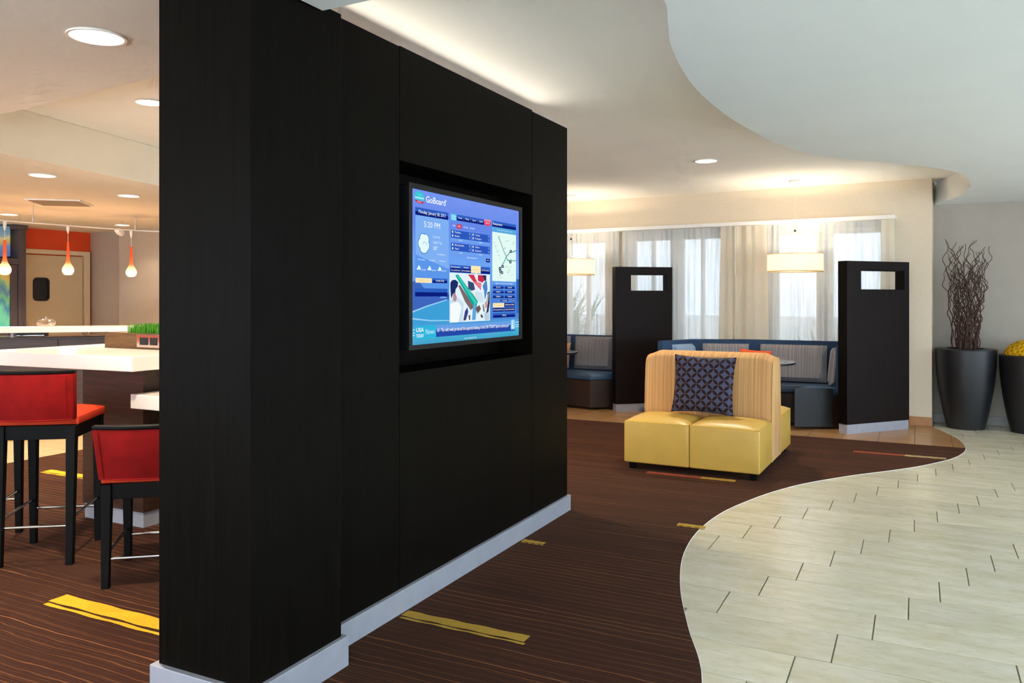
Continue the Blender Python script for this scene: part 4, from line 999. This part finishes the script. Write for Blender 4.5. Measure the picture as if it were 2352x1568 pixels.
# monorail with pendants
tr = thing('light_track', 'thin pale monorail track hung below the bar ceiling', 'track light', (-8.68, 5.9, 2.27))
rail = spline([(-8.75, 4.4, 2.27), (-8.70, 5.25, 2.27), (-8.66, 5.94, 2.27), (-8.56, 6.69, 2.27), (-8.30, 7.1, 2.27), (-7.8, 7.35, 2.27)], 6)
MB().tube(rail, .008, 6).build('rail', 'white_trim', tr, 0, True, world=True)
for x, y in ((-8.69, 5.55), (-8.55, 6.74)):
    MB().tube([(x, y, 2.27), (x, y, 2.449)], .006, 6).lathe([(.012, 2.27), (.012, 2.33), (0, 2.335)], 10, (x, y)).build('stem', 'chrome', tr, 0, True, world=True)
b = MB(); b.lathe([(0, -.06), (.038, -.06), (.042, .0), (.03, .05), (0, .06)], 20); b.xf((-8.66, 6.60, 2.25), R(20), R(75)); b.build('spot_head', 'white_trim', tr, 0, True, world=True)
def glow_glass():
    t = NT('orange_glass_glow'); tc = t.new('ShaderNodeTexCoord'); sep = t.new('ShaderNodeSeparateXYZ'); t.link(tc.outputs['Object'], sep.inputs[0])
    cr = t.new('ShaderNodeValToRGB'); t.link(t.math('MULTIPLY', sep.outputs[2], 1 / .42), cr.inputs[0]); e = cr.color_ramp.elements
    e[0].position = 0; e[0].color = (1, .42, .16, 1); e[1].position = 1; e[1].color = (.6, .05, .01, 1)
    for p, c in ((.12, (1, .62, .36)), (.24, (1, .5, .22)), (.36, (.95, .16, .04)), (.6, (.75, .07, .015))): q = e.new(p); q.color = (*c, 1)
    st = t.new('ShaderNodeMapRange'); st.inputs[1].default_value = 0.02; st.inputs[2].default_value = .17; st.inputs[3].default_value = 2.2; st.inputs[4].default_value = .85; t.link(sep.outputs[2], st.inputs[0])
    em = t.new('ShaderNodeEmission'); t.link(cr.outputs[0], em.inputs[0]); t.link(st.outputs[0], em.inputs[1])
    g = t.new('ShaderNodeBsdfGlossy'); g.inputs['Roughness'].default_value = .1; ad = t.new('ShaderNodeMixShader'); ad.inputs[0].default_value = .06
    t.link(em.outputs[0], ad.inputs[1]); t.link(g.outputs[0], ad.inputs[2]); t.link(ad.outputs[0], t.out.inputs[0]); return t.m
MT['glow_glass'] = glow_glass()
for (x, y), z0, lab in (((-8.70, 5.25), 1.69, 'orange glass drop pendant at the left edge of the picture'), ((-8.66, 5.94), 1.705, 'orange glass drop pendant in front of the kitchen door'), ((-8.56, 6.69), 1.70, 'orange glass drop pendant in front of the pale taupe wall')):
    p = thing('drop_pendant', lab, 'lamp', (x, y, z0), 0, 'orange drop pendants')
    b = MB(); prof = spline([(0, 0), (.035, .004), (.056, .028), (.062, .06), (.052, .095), (.032, .13), (.021, .17), (.017, .24), (.013, .33), (.011, .37), (0, .375)], 4)
    b.lathe(prof, 28).build('glass_drop', 'glow_glass', p, 0, True)
    MB().tube([(0, 0, .37), (0, 0, .52)], .0025, 6).build('cord', 'white_trim', p)
    MB().lathe([(0, .46), (.012, .50), (.016, .52), (.016, 2.262 - z0), (0, 2.262 - z0)], 12).build('connector', 'white_trim', p, 0, True)
    l = light('pendant_bulb', 'POINT', (0, 0, -.03), 9, (1, .5, .2), size=.05); l.parent = p
# ceiling vent
vt = thing('ceiling_vent', 'square louvred vent in the lowered bar ceiling', 'vent', (-8.03, 5.42, 2.45), R(40))
MB().box(-.26, .26, -.26, -.235, -.012, 0).box(-.26, .26, .235, .26, -.012, 0).box(-.26, -.235, -.235, .235, -.012, 0).box(.235, .26, -.235, .235, -.012, 0).build('frame', 'white_trim', vt)
for k in range(9): y = -.215 + .053 * k; MB().add([(-.235, y - .02, -.002), (.235, y - .02, -.002), (.235, y + .02, -.018), (-.235, y + .02, -.018)], [(0, 1, 2, 3)]).build('slat', 'vent', vt)

# ------------------------------------------------------------------ tall planters
def planter(loc, R0, H_, label):
    t = thing('planter', label, 'planter', loc, 0, 'tall charcoal planters'); k = R0 / .31
    prof = spline([(0, 0), (.185 * k, 0), (.192 * k, .01), (.235 * k, .2 * H_ / .88), (.278 * k, .45 * H_ / .88), (.302 * k, .68 * H_ / .88), (.31 * k, H_ - .04), (.308 * k, H_ - .012), (.295 * k, H_ - .004), (.20 * k, H_), (.19 * k, H_ - .005), (.19 * k, H_ - .06)], 5)
    MB().lathe(prof, 56).build('pot', 'pot', t, 0, True)
    MB().lathe([(0, H_ - .045), (.195 * k, H_ - .045)], 32).build('soil', 'soil', t)
    return t
P1 = (.485, 10.28); planter((*P1, 0), .305, .885, 'tall charcoal planter holding curly brown branches')
P2 = (1.085, 10.24); planter((*P2, 0), .288, .835, 'charcoal planter with yellow flowers at the right edge')
br = thing('branch_arrangement', 'bundle of curly brown willow branches in the tall planter', 'branches', (*P1, .84))
rnd = random.Random(21)
for k in range(46):
    a = rnd.random() * 2 * PI; r0 = .15 * math.sqrt(rnd.random()); top = .85 + .42 * rnd.random(); spread = 1.0 + .75 * rnd.random()
    x0, y0 = r0 * math.cos(a), r0 * math.sin(a); x1, y1 = x0 * spread * 1.25 + .04 * (rnd.random() - .5), y0 * spread * .75
    ph1, ph2 = rnd.random() * 6, rnd.random() * 6; fr_ = 2.2 + 2.6 * rnd.random(); fq_ = 1.7 + 3 * rnd.random(); ph3 = rnd.random() * 6; pts = []; n = 48
    for i in range(n + 1):
        u = i / n; am = .006 + .026 * u
        pts.append((x0 + (x1 - x0) * u ** 1.4 + am * (math.sin(fr_ * 2 * PI * u + ph1) + .45 * math.sin(fr_ * 4.7 * PI * u + ph3)), max(-.30, min(.30, y0 + (y1 - y0) * u ** 1.4 + am * math.cos(fq_ * 2 * PI * u + ph2))), top * u))
    o = MB().tube(pts, .0075, 6, .0028).build('branch', 'twig', br, 0, True)
    if k % 2 == 0:
        i0 = int(n * (.55 + .2 * rnd.random())); p = pts[i0]; sx = (rnd.random() - .5) * .16; tw = []
        for i in range(9): u = i / 8; tw.append((p[0] + sx * u + .014 * math.sin(7 * u + ph2), p[1] + .01 * math.sin(6 * u), p[2] + .2 * u))
        MB().tube(tw, .0036, 5, .0018).build('twig', 'twig', o, 0, True)
fl = thing('flower_mound', 'mound of bright yellow flowers in the right planter', 'flowers', (*P2, .79))
def blossom(rs):
    b = MB(); q = random.Random(rs)
    for ringi, (n, tilt, ln) in enumerate(((11, .25, .036), (9, .7, .03), (6, 1.15, .022))):
        for i in range(n):
            a = 2 * PI * i / n + q.random() * .3 + ringi; c, s_ = math.cos(a), math.sin(a); ct_, st_ = math.cos(tilt), math.sin(tilt); w_ = .007
            def pt(l_, ww, up): return (c * l_ * ct_ - s_ * ww, s_ * l_ * ct_ + c * ww, l_ * st_ + up)
            b.add([pt(.003, -w_ * .5, 0), pt(.003, w_ * .5, 0), pt(ln * .6, w_, .004), pt(ln, 0, .0), pt(ln * .6, -w_, .004)], [(0, 1, 2, 3, 4)])
    return b.mesh('blossom', 'petal_yellow')
bms = [blossom(i) for i in range(4)]
MB().lathe([(.20, 0), (.215, .04), (.2, .08), (.12, .13), (0, .15)], 24).build('foliage', 'leaf', fl, 0, True)
for k in range(110):
    u = (k + .5) / 110; ph_ = math.acos(1 - u * .98); th_ = k * 2.39996; rr0 = .222; h_ = .165
    o = bpy.data.objects.new('blossom', bms[k % 4]); COL.objects.link(o); o.parent = fl
    d_ = Vector((math.sin(ph_) * math.cos(th_), math.sin(ph_) * math.sin(th_), math.cos(ph_)))
    o.location = (d_.x * rr0, d_.y * rr0, .02 + max(.0, d_.z) * h_); o.rotation_euler = d_.to_track_quat('Z', 'Y').to_euler(); o.scale = (1.15,) * 3

# ------------------------------------------------------------------ outdoors, faint through the sheers
struct(MB().box(-40, 40, 11.2, 70, -.3, -.1).build('ground', 'ground'), 'pale paving outside the windows')
def shrub(loc, s_, label, seed):
    t = thing('shrub', label, 'shrub', loc, 0, 'shrubs outside the windows'); q = random.Random(seed); b = MB()
    for k in range(420):
        a = q.random() * 2 * PI; el = q.random() * 1.35; L = s_ * (.5 + .5 * q.random()); c, sn = math.cos(a), math.sin(a); w_ = .03 * s_
        base = (q.gauss(0, .14) * s_, q.gauss(0, .14) * s_, .25 * s_ * q.random()); tip = (base[0] + c * L * math.cos(el), base[1] + sn * L * math.cos(el), base[2] + L * math.sin(el))
        mid = ((base[0] + tip[0]) / 2, (base[1] + tip[1]) / 2, (base[2] + tip[2]) / 2 + .08 * s_)
        b.add([base, (mid[0] - sn * w_, mid[1] + c * w_, mid[2]), tip, (mid[0] + sn * w_, mid[1] - c * w_, mid[2])], [(0, 1, 2, 3)])
    b.build('leaves', 'leaf', t); MB().tube([(0, 0, -.05), (.02, 0, .4 * s_)], .03 * s_, 6).build('stem', 'twig', t); return t
shrub((-1.15, 12.0, -.1), 1.05, 'spiky green shrub outside, left of the right divider', 1)
shrub((-3.3, 12.9, -.1), .8, 'green shrub outside the middle windows', 2)
shrub((-6.6, 14.5, -.1), 1.8, 'large green shrub outside the leftmost window', 3)
